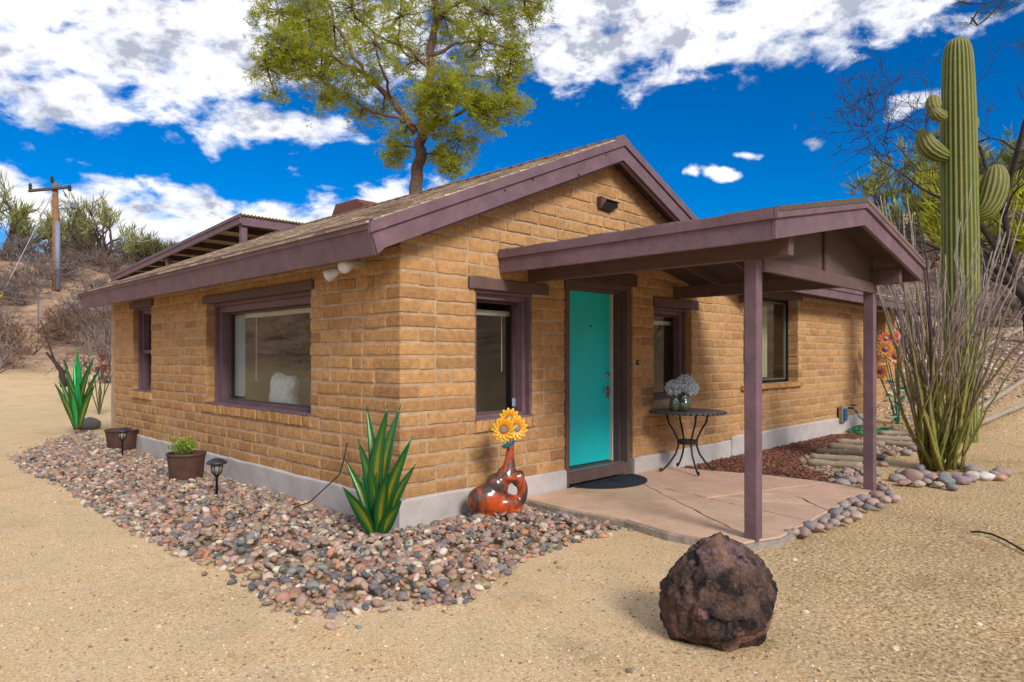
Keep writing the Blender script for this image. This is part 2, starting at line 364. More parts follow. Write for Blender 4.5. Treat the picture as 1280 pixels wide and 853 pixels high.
def courses(mb, mp, u0, u1, ztop, ops, flip=False, blen=.375, halfp=.1, corner0=False, clip=None, zb=Z0):
    k = 0; z = zb
    while z < ztop-.03:
        z1 = z+CH-.019; zm = (z+z1)/2
        a, b = u0, u1
        if clip: a, b = clip(z1)
        if corner0 and a <= u0+.01: a = u0+(.38 if k % 2 == 0 else .19)+.012 if corner0 == 'F' else u0+(.19 if k % 2 == 0 else .38)+.012
        spans = [(a, b, False, False)]
        for (p, q, s, t) in ops:
            if s-.04 < zm < t+.02 or (z < t-.05 and z1 > s+.03):
                ns = []
                for (c, d, e1, e2) in spans:
                    if q <= c or p >= d: ns.append((c, d, e1, e2)); continue
                    if p > c: ns.append((c, p, e1, True))
                    if q < d: ns.append((q, d, True, e2))
                spans = ns
        for (c, d, e1, e2) in spans:
            x = c; first = True
            off = blen*(.5 if k % 2 else 1)
            while x < d-.03:
                L = off if first else blen*rnd.uniform(.93, 1.07)
                if rnd.random() < halfp: L *= .5
                if d-(x+L) < .11: L = d-x
                last = x+L >= d-.001
                L = min(L, d-x)
                dep = .27 if (first and e1) or (last and e2) else .07
                dz = rnd.uniform(-.002, .002)
                mkbrick(mb, mp, x+(0 if first and e1 else .0), x+L-(0 if last and e2 else .019), z+dz, z1+dz, dep, jt=.0055, flip=flip)
                x += L; first = False
        z += CH; k += 1
def core(mb, mp, u0, u1, z0, z1, ops, d0=.0085, d1=.28, ins=.008):
    br = sorted({u0, u1}|{v for p, q, s, t in ops for v in (p-ins, q+ins)})
    for a, b in zip(br, br[1:]):
        m = (a+b)/2; seg = [(z0, z1)]
        for p, q, s, t in ops:
            if p-ins < m < q+ins:
                ns = []
                for c, d in seg:
                    if c < s-ins: ns.append((c, s-ins))
                    if t+ins < d: ns.append((t+ins, d))
                seg = ns
        for c, d in seg:
            mb.hexa([mp(a, d0, c), mp(b, d0, c), mp(b, d1, c), mp(a, d1, c), mp(a, d0, d), mp(b, d0, d), mp(b, d1, d), mp(a, d1, d)])
mF = lambda u, d, z: (u, d, z)
mL = lambda v, d, z: (d, v, z)
W1 = (.85, 1.62, .86, 2.07); DR = (2.15, 3.37, .05, 2.28); W2 = (3.82, 4.72, .93, 2.07); W3 = (6.22, 8.22, 1.03, 2.40); W4 = (12.08, 12.95, 1.33, 2.45)
BW = (1.49, 4.10, .87, 2.11); FW_ = (6.14, 6.97, .93, 2.19)
opF = [W1, DR, W2, W3, W4]; opL = [BW, FW_]
# lintel notches keep bricks from running through the beams
ntF = opF+[(.76, 1.84, 2.07, 2.19), (2.10, 3.42, 2.27, 2.42), (3.80, 4.86, 2.07, 2.19), (6.0, 8.35, 2.38, 2.52)]
ntL = opL+[(1.40, 4.16, 2.11, 2.21), (6.05, 7.06, 2.19, 2.29)]
RX, RZ, SL = 2.85, 3.70, .421          # ridge x, height of the soffit line at the ridge, slope
def gclip(z):
    if z < 2.46: return (0, 13.65)
    d = (RZ+.05-z)/SL; return (max(0, RX-d), min(RX+d, 5.9))
b = MB()
courses(b, mF, 0, 13.65, 3.72, ntF, corner0='F', clip=gclip)
k = 0; z = Z0
while z < 2.46:                                   # the bricks that wrap the near corner
    z1 = z+CH-.019; lu, lv = (.38, .19) if k % 2 == 0 else (.19, .38)
    c = brickcol(); q = len(b.v)
    ins = .004
    o = rnd.uniform(-.003, .003)
    def rr(e, zz): return [(o+e, lv, zz), (o+e, .016+o+e, zz), (o+e+.004, .004+o+e, zz), (.016+o+e, o+e, zz), (lu, o+e, zz), (lu, .07, zz), (.09, .09, zz), (.07, lv, zz)]
    zs = [(z, .010), (z+.012, .001), (z+.05, 0), (z1-.012, .001), (z1, .010)]
    vs = [p for zz, e_ in zs for p in rr(e_, zz+rnd.uniform(-.0015, .0015))]
    fs = [(i*8+j, i*8+(j+1) % 8, (i+1)*8+(j+1) % 8, (i+1)*8+j) for i in range(4) for j in range(8)]+[tuple(range(7, -1, -1)), tuple(range(32, 40))]
    fs = [f[::-1] for f in fs]
    b.add(vs, fs, c); z += CH; k += 1
# rowlock sills
def rowlock(mb, mp, u0, u1, z, flip, out=-.012, h=.105):
    u = u0; 
    while u < u1-.03:
        L = min(.085, u1-u); mkbrick(mb, mp, u, u+L-.008, z-h, z, .25, out=out+rnd.uniform(-.006, .004), jt=.004, flip=flip); u += L
rowlock(b, mF, .84, 1.66, .855, False, -.02); rowlock(b, mF, 6.1, 8.34, 1.02, False, -.06, .07); rowlock(b, mF, 12.0, 13.0, 1.32, False, -.05, .07)
wf = b.build('front_brick_wall', M['brick'], house, smooth=False, cols=True)
b = MB()
courses(b, mL, 0, 7.93, 2.46, ntL, flip=True, corner0='L', halfp=.3, blen=.37)
rowlock(b, mL, 1.47, 4.22, .86, True, -.015); rowlock(b, mL, 6.1, 7.0, .92, True, -.03)
wl_ = b.build('side_brick_wall', M['brick'], house, cols=True)
b = MB()
core(b, mF, .013, 13.65, .1, 2.46, [(p, q, s, t) for p, q, s, t in opF])
b.prism([(0.02, .011, 2.46), (5.85, .011, 2.46), (5.85, .011, RZ-(5.85-RX)*SL), (RX, .011, RZ), (.02, .011, RZ-(RX-.02)*SL)], (0, .25, 0))
b.box(5.86, 13.6, .02, .25, 2.44, 2.8)
core(b, mL, .014, 7.93, .1, 2.5, opL)
b.box(0, 5.8, 7.9, 8.1, 0, 2.6); b.box(13.4, 13.64, .28, 6, 0, 2.6); b.box(5.8, 13.64, 6, 6.2, 0, 2.6)
b.build('mortar', M['mortar'], house)
# stucco foundation band
b = MB()
def band(pts, y, top, ox, oy):
    pass
rs = random.Random(3)
def stripF(x0, x1, z0, zt, d=-.022):
    n = max(2, int((x1-x0)/.25)); vs = []
    for i in range(n+1):
        x = x0+(x1-x0)*i/n; zz = zt+rs.uniform(-.006, .006); vs += [(x, d, z0), (x, d+rs.uniform(-.002, .002), zz-.015), (x, d+.014, zz), (x, .05, zz)]
    b.add(vs, [(4*i+k, 4*i+4+k, 4*i+5+k, 4*i+1+k) for i in range(n) for k in range(3)]+[(0, 1, 2, 3), (4*n+3, 4*n+2, 4*n+1, 4*n)])
def stripL(y0, y1, z0, zt0, zt1, d=-.022):
    n = max(2, int((y1-y0)/.25)); vs = []
    for i in range(n+1):
        y = y0+(y1-y0)*i/n; zz = zt0+(zt1-zt0)*i/n+rs.uniform(-.008, .008); vs += [(d, y, z0), (d+rs.uniform(-.002, .002), y, zz-.015), (d+.014, y, zz), (.05, y, zz)]
    b.add(vs, [(4*i+1+k, 4*i+5+k, 4*i+4+k, 4*i+k) for i in range(n) for k in range(3)])
stripF(-.022, 2.13, -.1, .258); stripF(3.37, 5.78, -.1, .25); stripF(5.78, 13.66, -.1, .30, -.04); stripL(-.022, 7.95, -.1, .258, .262)
b.box(3.372, 3.6, -.018, .24, -.05, .245)
b.build('foundation', M['stucco'], house, bevel=.006)
# interior shells
b = MB(); b.box(.29, 5.55, .29, 7.7, .12, 2.5); b.box(5.8, 13.35, .29, 5.9, .12, 2.5)
b.f = [f[::-1] for i, f in enumerate(b.f) if i not in (0, 2, 8)]; b.build('interior_wall', M['interior'], house)
b = MB(); b.box(.30, 5.5, 1.12, 1.22, .12, 2.5); b.box(2.0, 2.1, .30, 1.12, .12, 2.5); b.box(.3, 2.0, 1.0, 1.115, .12, 2.5); b.build('added_dimming_partition', mat('dim_room_brown', (.07, .055, .045), rough=.7), house)  # dark partition added so the room behind the near front window stays dim
b = MB(); b.box(.3, 5.5, .3, 7.6, .121, .14); b.build('interior_floor', mat('brown_carpet', (.10, .075, .055), rough=1), house)

# roof ------------------------------------------------
TH = .16                                   # soffit to the top of the deck
def roofz(x): return RZ+TH-.0-abs(x-RX)*SL
EX, YN, YF = .42, -.2, 8.2
roof = MB()
for s in (-1, 1):
    xe = RX+s*(RX+EX)
    ze = roofz(xe)
    roof.prism([(RX, YN+.03, RZ-.0), (xe-s*.03, YN+.03, ze-TH+.012), (xe-s*.03, YN+.03, ze-.012), (RX, YN+.03, RZ+TH-.012)], (0, YF-YN-.06, 0))
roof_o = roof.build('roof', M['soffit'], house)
# shingles
sh = MB()
L_ = math.hypot(RX+EX, (RX+EX)*SL); cosr = (RX+EX)/L_; sinr = cosr*SL
for s in (-1, 1):
    t = -.05; row = 0
    while t < L_-.02:
        y = YN-.02-(row % 3)*.1
        while y < YF+.02:
            wd = rnd.uniform(.16, .33); y1 = min(y+wd, YF+.02); y0 = max(y, YN-.025)
            if y1 > y0+.02:
                a0 = t; a1 = min(t+.22, L_+.01); th = rnd.uniform(.003, .010)
                def q(a, h): return (RX+s*(RX+EX-a*cosr+h*sinr), roofz(RX+EX+RX)+a*sinr+h*cosr)
                lo0 = q(a0, .016+th); lo1 = q(a0, .002); hi0 = q(a1, .008); hi1 = q(a1, -.002)
                kk = rnd.uniform(.7, 1.15); cc = (.56*kk, .45*kk, .34*kk) if rnd.random() < .78 else (.36*kk, .27*kk, .20*kk)
                sh.hexa([(lo1[0], y0, lo1[1]), (lo1[0], y1-.006, lo1[1]), (hi1[0], y1-.006, hi1[1]), (hi1[0], y0, hi1[1]),
                         (lo0[0], y0, lo0[1]), (lo0[0], y1-.006, lo0[1]), (hi0[0], y1-.006, hi0[1]), (hi0[0], y0, hi0[1])], cc)
            y += wd
        t += .14; row += 1
# ridge caps
y = YN-.03
while y < YF:
    zc = RZ+TH+.035; wd = .14
    for s in (-1, 1):
        sh.hexa([(RX, y, zc-.02), (RX+s*wd, y, zc-.02-wd*SL), (RX+s*wd, y+.3, zc-.035-wd*SL), (RX, y+.3, zc-.035), (RX, y, zc+.012), (RX+s*wd, y, zc+.012-wd*SL), (RX+s*wd, y+.3, zc-.01-wd*SL), (RX, y+.3, zc-.01)], (.20, .13, .11))
    y += .2
sh.build('shingle', M['shingle'], roof_o, cols=True)
# wing roof
wr = MB()
wr.prism([(5.95, -.42, 2.50), (5.95, 3.1, 3.35), (5.95, 6.6, 2.5), (5.95, 6.6, 2.62), (5.95, 3.1, 3.5), (5.95, -.42, 2.64)], (9.25, 0, 0))
wr.build('wing_roof', M['shingle'], house)
# trim boards
tb = MB()
# left eave fascia, leaning inwards at the bottom, and the trim strip on it
def eave(x_, s):
    tb.prism([(x_, YN, 2.43), (x_+s*.05, YN, 2.235), (x_+s*.085, YN, 2.235), (x_+s*.04, YN, 2.43)], (0, YF-YN, 0))
    tb.prism([(x_-s*.022, YN-.02, 2.51), (x_-s*.014, YN-.02, 2.425), (x_+s*.02, YN-.02, 2.425), (x_+s*.02, YN-.02, 2.51)], (0, YF-YN+.04, 0))
eave(-.43, 1); eave(2*RX+.43, -1)
for s in (-1, 1):
    for (y0, y1) in ((YN-.032, YN+.0), (YF, YF+.03)):
        xe = RX+s*(RX+EX+.01)
        zt = lambda x, o: RZ+TH-abs(x-RX)*SL+o
        tb.prism([(RX, y0, zt(RX, -.07)), (xe, y0, zt(xe, -.07)), (xe-s*.06, y0, zt(xe, -.07)-.17), (xe-s*.12, y0, zt(xe-s*.12, -.235)), (RX, y0, zt(RX, -.235))], (0, y1-y0, 0))
        tb.prism([(RX, y0-.022, zt(RX, .012)), (xe+s*.02, y0-.022, zt(xe+s*.02, .012)), (xe+s*.02, y0-.022, zt(xe+s*.02, -.078)), (RX, y0-.022, zt(RX, -.078))], (0, y1-y0+.015, 0))
        if y0 < 0: tb.prism([(RX, y0+.033, zt(RX, -.19)), (RX+s*(RX-.1), y0+.033, zt(RX+s*(RX-.1), -.19)), (RX+s*(RX-.1), y0+.033, zt(RX+s*(RX-.1), -.255)), (RX, y0+.033, zt(RX, -.255))], (0, .03, 0))
# wing eave
tb.box(6.0, 15.25, -.43, -.40, 2.44, 2.58); tb.box(6.0, 15.27, -.452, -.405, 2.575, 2.645); tb.box(15.22, 15.25, -.4, 6.5, 2.44, 2.62)
tb.build('fascia', M['trim'], house, bevel=.003)
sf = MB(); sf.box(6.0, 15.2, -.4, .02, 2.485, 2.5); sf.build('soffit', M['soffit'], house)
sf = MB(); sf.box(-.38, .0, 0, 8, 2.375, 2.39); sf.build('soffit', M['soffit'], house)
for (px_, py_, rr_) in ((724, 219, .016), (666, 224, .018), (631, 238, .012), (758, 194, .012)):
    a_ = (px_-640)/F; t_ = (YN-.034-OY)/(FW[1]+a_*RT[1]); c_ = P(px_, t_); z_ = H-(py_-446)/F*t_
    m = MB(); m.tube([(c_.x, YN-.0335, z_), (c_.x, YN-.03, z_)], rr_, 7); m.build('knot_hole', M['dark'], house)
# end wall post under the far end of the wing eave
# box vent on the ridge
v = MB()
c = PZ(425, 270, 9.6)
v.prism([(2.88, 5.0, 3.70), (2.88, 6.15, 3.70), (2.88, 5.85, 4.10), (2.88, 5.2, 4.09), (2.88, 4.98, 3.98)], (.45, 0, 0))
v.build('roof_vent', mat('rusty_brown', (.16, .06, .045), var=.2, rough=.7), house, bevel=.01)

# gable vent: a clay tile mouth in the brick
v = MB(); vx, vz = 2.83, 3.15
v.prism([(vx-.15, -.04, vz+.055), (vx+.17, -.04, vz+.05), (vx+.17, -.05, vz-.0), (vx+.05, -.03, vz-.06), (vx-.12, -.03, vz-.055)], (0, .05, 0))
v.prism([(vx-.155, -.055, vz+.07), (vx+.185, -.055, vz+.062), (vx+.185, -.055, vz+.05), (vx-.155, -.055, vz+.056)], (0, .07, 0))
gv = v.build('gable_vent', mat('dark_vent', (.012, .009, .008), rough=.9), house)
v = MB(); v.prism([(vx-.165, -.07, vz+.075), (vx-.06, -.07, vz+.065), (vx-.155, -.045, vz-.06)], (0, .06, 0)); v.build('clay_tile', mat('clay_tile', (.13, .06, .045), rough=.9, var=.3), gv)
# doorbell
v = MB(); v.box(3.435, 3.475, -.018, .01, 1.35, 1.41); db = v.build('doorbell', M['dark'], house, bevel=.004)
v = MB(); v.lathe((0, 0, 0), [(.0001, 0), (.008, 0), (.008, .004), (.0001, .005)], 12)
v.v = [(3.455+x, -.019-z_, 1.38+y) for x, y, z_ in v.v]; v.build('bell_button', mat('bell_amber', (.8, .6, .3), rough=.3), db)  # button in a plain pale amber

# windows ------------------------------------------------
def ring(mb, mp, u0, u1, z0, z1, t, d0, d1, bt=None):
    bt = bt or t
    def bx(a, b_, c, d): mb.hexa([mp(a, d0, c), mp(b_, d0, c), mp(b_, d1, c), mp(a, d1, c), mp(a, d0, d), mp(b_, d0, d), mp(b_, d1, d), mp(a, d1, d)])
    bx(u0, u0+t, z0, z1); bx(u1-t, u1, z0, z1); bx(u0+t, u1-t, z0, z0+bt); bx(u0+t, u1-t, z1-t, z1)
def hx(mb, mp, a, b_, d0, d1, c, d): mb.hexa([mp(a, d0, c), mp(b_, d0, c), mp(b_, d1, c), mp(a, d1, c), mp(a, d0, d), mp(b_, d0, d), mp(b_, d1, d), mp(a, d1, d)])
def window(mp, op, lint, rec, t1, t2, pd, style='wood', bt=.03, mull=None, sill=True, label=None, frame_mat=None):
    u0, u1, z0, z1 = op; fm = frame_mat or M['trim']
    m = MB()
    ring(m, mp, u0-.004, u1+.004, z0-.004, z1+.004, t1, rec, rec+.09, .012)
    ring(m, mp, u0+t1-.004, u1-t1+.004, z0+.008, z1-t1+.004, t2, rec+.05, pd+.03, bt)
    if mull: hx(m, mp, mull-.03, mull+.03, rec+.055, pd+.028, z0+t1, z1-t1)
    wnd = m.build('window', fm, house, bevel=.004)
    if label: wnd['label'] = label
    m = MB(); a, b_, c, d = u0+t1+t2, u1-t1-t2, z0+.008+bt, z1-t1-t2
    ring(m, mp, a, b_, c, d, .018, pd-.02, pd+.02); m.build('sash', M['alum'] if style != 'wood' else M['trim2'], wnd, bevel=.002)
    m = MB(); hx(m, mp, a+.016, b_-.016, pd-.003, pd+.003, c+.016, d-.016); m.build('pane', M['glass'], wnd)
    if lint:
        m = MB(); hx(m, mp, lint[0], lint[1], -.026, .27, lint[2], lint[3]); m.build('lintel', M['trim2'], wnd, bevel=.008)
    if sill:
        m = MB(); hx(m, mp, u0+.0, u1-.0, -.012, rec+.04, z0-.012, z0+.014); m.build('sill', M['trim'], wnd, bevel=.004)
    return wnd
w1 = window(mF, W1, (.76, 1.84, 2.075, 2.185), .02, .03, .05, .19)
w2 = window(mF, W2, (3.80, 4.86, 2.075, 2.19), .09, .03, .05, .22)
w3 = window(mF, W3, (6.0, 8.35, 2.40, 2.52), .17, .025, .02, .22, 'alum', mull=7.0, sill=False, frame_mat=M['dark'])
w4 = window(mF, W4, (11.95, 13.1, 2.45, 2.52), .17, .025, .03, .22, 'alum', sill=False, frame_mat=M['dark'])
wb = window(mL, BW, (1.42, 4.16, 2.112, 2.205), .11, .035, .075, .26)
wv = window(mL, FW_, (6.05, 7.06, 2.19, 2.29), .08, .03, .05, .2, mull=None)
m = MB(); hx(m, mL, 6.2, 6.91, .14, .17, 1.50, 1.55); m.build('meeting_rail', M['trim'], wv)
# alarm sticker on the near front window
m = MB(); hx(m, mF, 1.50, 1.57, .168, .172, .95, 1.03); m.build('sticker', mat('sticker_blue', (.30, .33, .52), rough=.4), w1)
# blinds head rail and wand behind the glass
m = MB(); hx(m, mL, 1.6, 3.98, .33, .37, 1.93, 1.98); m.build('blind_rail', M['white'], wb)
m = MB(); m.tube([(.36, 3.45, 1.95), (.36, 3.46, 1.15)], .006, 6); m.build('blind_wand', M['white'], wb)
m = MB(); pts = []
for i in range(24): pts.append((.335+.015*math.sin(i*1.5), 4.02-i*.013))
vs = []; 
for zz in (.95, 1.96): vs += [(x, y, zz) for x, y in pts]
m.add(vs, [(i, i+1, 24+i+1, 24+i) for i in range(23)]); m.build('curtain', mat('curtain_cloth', (.72, .80, .88), rough=.9, trans=.3), wb, smooth=True)
m = MB(); hx(m, mF, .9, 1.56, .26, .30, 1.86, 1.91); m.build('blind_rail', M['white'], w1)
m = MB(); m.tube([(1.46, .28, 1.88), (1.46, .28, 1.3)], .005, 6); m.build('blind_wand', M['white'], w1)
m = MB(); hx(m, mF, 3.9, 4.66, .28, .32, 1.87, 1.92); m.build('blind_rail', M['white'], w2)
m = MB(); hx(m, mF, 7.62, 7.9, .4, .43, 1.1, 2.3); m.build('curtain', mat('yellow_curtain', (.45, .42, .26), rough=.9), w3)

# door ------------------------------------------------
m = MB(); ring(m, mF, 2.17, 3.335, .085, 2.275, .055, .02, .12, .12)
ring(m, mF, 2.225, 3.285, .205, 2.22, .03, .12, .31, .01)
m.box(2.115, 2.17, -.02, .05, .07, 2.27)
dfr = m.build('door_frame', M['trim2'], house, bevel=.004)
m = MB(); m.box(2.20, 3.29, .06, .22, .188, .212); m.build('threshold', mat('threshold_metal', (.30, .26, .24), rough=.4, metal=.6), dfr, bevel=.004)
m = MB(); m.box(3.225, 3.245, .20, .245, .21, 2.19); m.build('weatherstrip', M['white'], dfr)
m = MB(); m.box(2.05, 3.42, -.03, .27, 2.275, 2.415); m.build('lintel', M['soffit'], dfr, bevel=.008)
m = MB(); m.box(2.27, 3.222, .235, .28, .225, 2.215); door = m.build('door', M['door'], house, bevel=.003)
m = MB(); m.tube([(2.85, .236, 1.80), (2.85, .228, 1.80)], .012, 12); m.build('peephole', M['dark'], door)
m = MB(); m.box(3.13, 3.19, .218, .236, .96, 1.10); m.box(3.07, 3.17, .18, .205, 1.03, 1.05); m.tube([(3.16, .235, 1.04), (3.16, .19, 1.04)], .014, 12); m.build('handle', M['steel'], door, bevel=.004)
m = MB(); m.tube([(3.16, .235, 1.24), (3.16, .215, 1.24)], .032, 18); m.tube([(3.16, .215, 1.24), (3.16, .2, 1.24)], .02, 18); m.build('deadbolt', M['steel'], door, bevel=.003)

# porch ------------------------------------------------
PX0, PX1, PR, PY = 1.15, 4.75, 2.95, -2.68
PS = .195; PZT = 2.80                       # top at the ridge
def pz(x, o=0): return PZT-abs(x-PR)*PS+o
m = MB()
for s, xe in ((-1, PX0+.03), (1, PX1-.03)):
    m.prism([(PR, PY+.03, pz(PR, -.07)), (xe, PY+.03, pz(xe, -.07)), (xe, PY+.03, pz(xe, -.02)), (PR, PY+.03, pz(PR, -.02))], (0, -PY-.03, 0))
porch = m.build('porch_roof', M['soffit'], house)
m = MB()
for s, xe in ((-1, PX0), (1, PX1)):
    m.box(min(xe, xe-s*.035), max(xe, xe-s*.035), PY+.035, -.01, pz(xe)-.205, pz(xe)-.06)
    m.box(min(xe+s*.02, xe-s*.02), max(xe+s*.02, xe-s*.02), PY+.009, -.008, pz(xe)-.068, pz(xe)+.006)
    m.prism([(PR, PY-.002, pz(PR, -.06)), (xe-s*.0, PY-.002, pz(xe, -.06)), (xe-s*.0, PY-.002, pz(xe, -.203)), (PR, PY-.002, pz(PR, -.215))], (0, .035, 0))
    m.prism([(PR, PY-.024, pz(PR, .01)), (xe+s*.02, PY-.024, pz(xe, .006)), (xe+s*.02, PY-.024, pz(xe, -.068)), (PR, PY-.024, pz(PR, -.068))], (0, .03, 0))
m.build('fascia', M['trim'], porch, bevel=.003)
m = MB()
for xb in (1.60, 4.30): m.box(xb-.045, xb+.045, -2.60, -.0, 2.19, 2.335)
m.box(1.66, 4.34, -2.365, -2.325, 2.105, 2.215)
m.build('beam', M['trim2'], porch, bevel=.004)
m = MB()
m.prism([(1.62, -2.33, 2.21), (4.34, -2.33, 2.21), (4.34, -2.33, pz(4.34, -.072)), (PR, -2.33, pz(PR, -.072)), (1.62, -2.33, pz(1.62, -.072))], (0, .02, 0))
m.build('gable_panel', mat('gable_plywood', (.125, .085, .076), var=.12, vscale=3, bump=.3, bscale=18, rough=.7, spec=.2), porch)
m = MB(); m.box(2.93, 2.975, -2.352, -2.331, 2.21, pz(2.95, -.08)); m.build('batten', M['soffit'], porch)
m = MB()
for yb in (-.5, -1.1, -1.7):
    for s, xe in ((-1, PX0+.06), (1, PX1-.06)):
        m.prism([(PR, yb, pz(PR, -.073)), (xe, yb, pz(xe, -.073)), (xe, yb, pz(xe, -.15)), (PR, yb, pz(PR, -.16))], (0, .04, 0))
m.build('rafter', M['trim2'], porch)
m = MB(); m.box(PR-.03, PR+.03, PY+.04, 0, pz(PR, -.2), pz(PR, -.075)); m.build('ridge_beam', M['trim2'], porch)
for xp, zb, lb in ((1.60, .0, 'nearer porch post'), (4.30, .0, 'farther porch post')):
    m = MB(); m.box(xp-.05, xp+.05, -2.36, -2.26, zb, 2.19)
    o = m.build('porch_post', M['trim'], house, bevel=.006); o['label'] = lb
# thin shingle layer on the porch
m = MB()
for s, xe in ((-1, PX0-.01), (1, PX1+.01)):
    y = PY-.03
    while y < -.02:
        k = rnd.uniform(.6, 1.1); y1 = min(y+rnd.uniform(.15, .3), -.005); h = rnd.uniform(.008, .022)
        m.prism([(PR, y, pz(PR, -.018)), (xe, y, pz(xe, -.018)), (xe, y, pz(xe, h)), (PR, y, pz(PR, h+.012))], (0, y1-y, 0), (.20*k, .15*k, .12*k)); y = y1
m.build('shingle', M['shingle'], porch, cols=True)

# floodlight under the eave
fl = empty('floodlight', (-.05, .6, 2.3), 'white twin-head security floodlight under the left eave near the house corner', 'floodlight')
m = MB(); m.box(-.08, .01, .5, .66, 2.23, 2.36); m.build('junction_box', mat('beige_box', (.42, .40, .26), rough=.6, var=.1), fl, bevel=.008)
for (bp, tip) in (((-.07, .66, 2.27), Vector((-.25, .86, 2.14))), ((-.07, .5, 2.29), Vector((-.30, .42, 2.20)))):
    bp = Vector(bp); d = (tip-bp).normalized(); m = MB()
    m.tube([bp, bp+d*.07, bp+d*.12], [.018, .018, .03], 12); m.build('lamp_arm', M['white'], fl, smooth=True)
    m = MB(); m.tube([bp+d*.10, bp+d*.14, bp+d*.20, bp+d*.235, bp+d*.245], [.03, .042, .058, .056, .03], 20); m.build('lamp_head', mat('lamp_white', (.72, .73, .80), rough=.35), fl, smooth=True)

# ------------------------------------------------------------------ interior things seen through the big window
so_ = empty('sofa', (1.2, 2.2, .12), 'dark grey sofa inside behind the large side window', 'sofa')
m = MB(); m.box(.62, 1.5, 2.3, 3.75, .12, .80); m.build('seat', mat('sofa_cloth', (.10, .09, .085), rough=.95, var=.2), so_, bevel=.06)
m = MB(); m.box(.66, .86, 2.35, 3.7, .7, 1.16); m.build('backrest', bpy.data.materials['sofa_cloth'], so_, bevel=.08)
tv, tf = ico(4); V = []; CY, CZ = 2.88, 1.03
m = MB(); vs = []
for q in tv:
    q = Vector(q); f_ = (1+.10*noise.noise(q*4)+.06*noise.noise(q*13))*(1+.22*abs(q.y*q.z)*2)
    sq = lambda t: math.copysign(abs(t)**.62, t)
    vs.append((.46+.10*q.x*f_, CY+.05+.25*sq(q.y)*f_-.06*q.z, CZ+.19*sq(q.z)*f_+.04*q.y))
m.add(vs, [tuple(t) for t in tf]); tag(m.build('cushion', mat('fluffy_white', (.86, .92, .98), rough=1, var=.2, vscale=25, bump=1, bscale=60, dist=.03), smooth=True), 'fluffy white cushion propped against the inside of the side window', 'cushion')
m = MB(); m.lathe((1.7, 4.95, .45), [(.10, 0), (.14, .2), (.13, .2), (.01, .18)], 16)
pl = empty('houseplant', (1.7, 4.95, .12), 'leafy green houseplant indoors, seen through the right part of the large side window', 'houseplant'); m.build('planter', M['dark'], pl)
m = MB(); m.box(1.5, 1.9, 4.75, 5.15, .12, .45); tag(m.build('side_table', mat('dark_wood', (.05, .03, .02), rough=.5)), 'small dark table indoors under the houseplant', 'table')
lv = np.array([(0, 0, 0), (.35, .5, .05), (0, 1, 0), (-.35, .5, .05)]); lf = np.array([(0, 1, 2, 3)])
rs_ = np.random.RandomState(5); n = 700
pp = rs_.normal(0, 1, (n, 3)); pp /= np.linalg.norm(pp, axis=1)[:, None]; pp *= rs_.uniform(.3, 1, (n, 1))**.5
M['leaf'] = mat('leaf_green', vcol=True, rough=.6, trans=.25, spec=.3)
scatter('foliage', lv, lf, np.array((1.7, 4.95, 1.42))+pp*np.array((.36, .36, .62)), np.full((n, 3), .10), rs_.uniform(0, 6.3, (n, 3)), np.array((.14, .22, .05))*rs_.uniform(.6, 1.5, (n, 1)), M['leaf'], pl, smooth=False)

# ------------------------------------------------------------------ patio slab
def inside(poly, x, y):
    c = False; n = len(poly)
    for i in range(n):
        x1, y1 = poly[i]; x2, y2 = poly[i-1]
        if (y1 > y) != (y2 > y) and x < (x2-x1)*(y-y1)/(y2-y1)+x1: c = not c
    return c
def edged(poly, x, y):
    d = 9
    for i in range(len(poly)):
        (x1, y1), (x2, y2) = poly[i-1], poly[i]; L = (x2-x1)**2+(y2-y1)**2
        t = max(0, min(1, ((x-x1)*(x2-x1)+(y-y1)*(y2-y1))/L)); d = min(d, math.hypot(x-x1-t*(x2-x1), y-y1-t*(y2-y1)))
    return d
bedpx = [(12, 572), (30, 587), (80, 607), (125, 640), (215, 690), (270, 706), (300, 722), (340, 758), (400, 768), (450, 762), (500, 757), (590, 747), (640, 705), (700, 682), (768, 664)]
bed = [tuple(G(*p)[:2]) for p in bedpx]+[(1.36, -1.25), (1.34, -.02), (-.02, -.02), (-.02, 8.0), (.25, 10.6)]+[tuple(G(p, q)[:2]) for p, q in ((95, 540), (60, 552))]
def pslabmat():
    m = mat('flagstone', (.58, .36, .23), rough=.85, var=.12, vscale=2.5, bump=.25, bscale=25, spec=.2, col2=(.50, .36, .25)); return m
M['slab'] = pslabmat()
slab = [(1.42, -.03), (1.36, -.6), (1.40, -1.27), (1.30, -1.75), (1.33, -2.05), (1.42, -2.34), (1.75, -2.46), (2.3, -2.44), (3.0, -2.40), (3.7, -2.38), (4.25, -2.40), (4.38, -2.2), (4.42, -1.9), (4.38, -1.2), (4.25, -.7), (4.1, -.03)]
m = MB(); m.prism([(x, y, -.06) for x, y in slab], (0, 0, .115)); 
pt = m.build('patio', mat('concrete_edge', (.33, .29, .25), var=.35, vscale=12, bump=.8, bscale=30, rough=.95, dist=.03), bevel=.006); tag(pt, kind='structure')
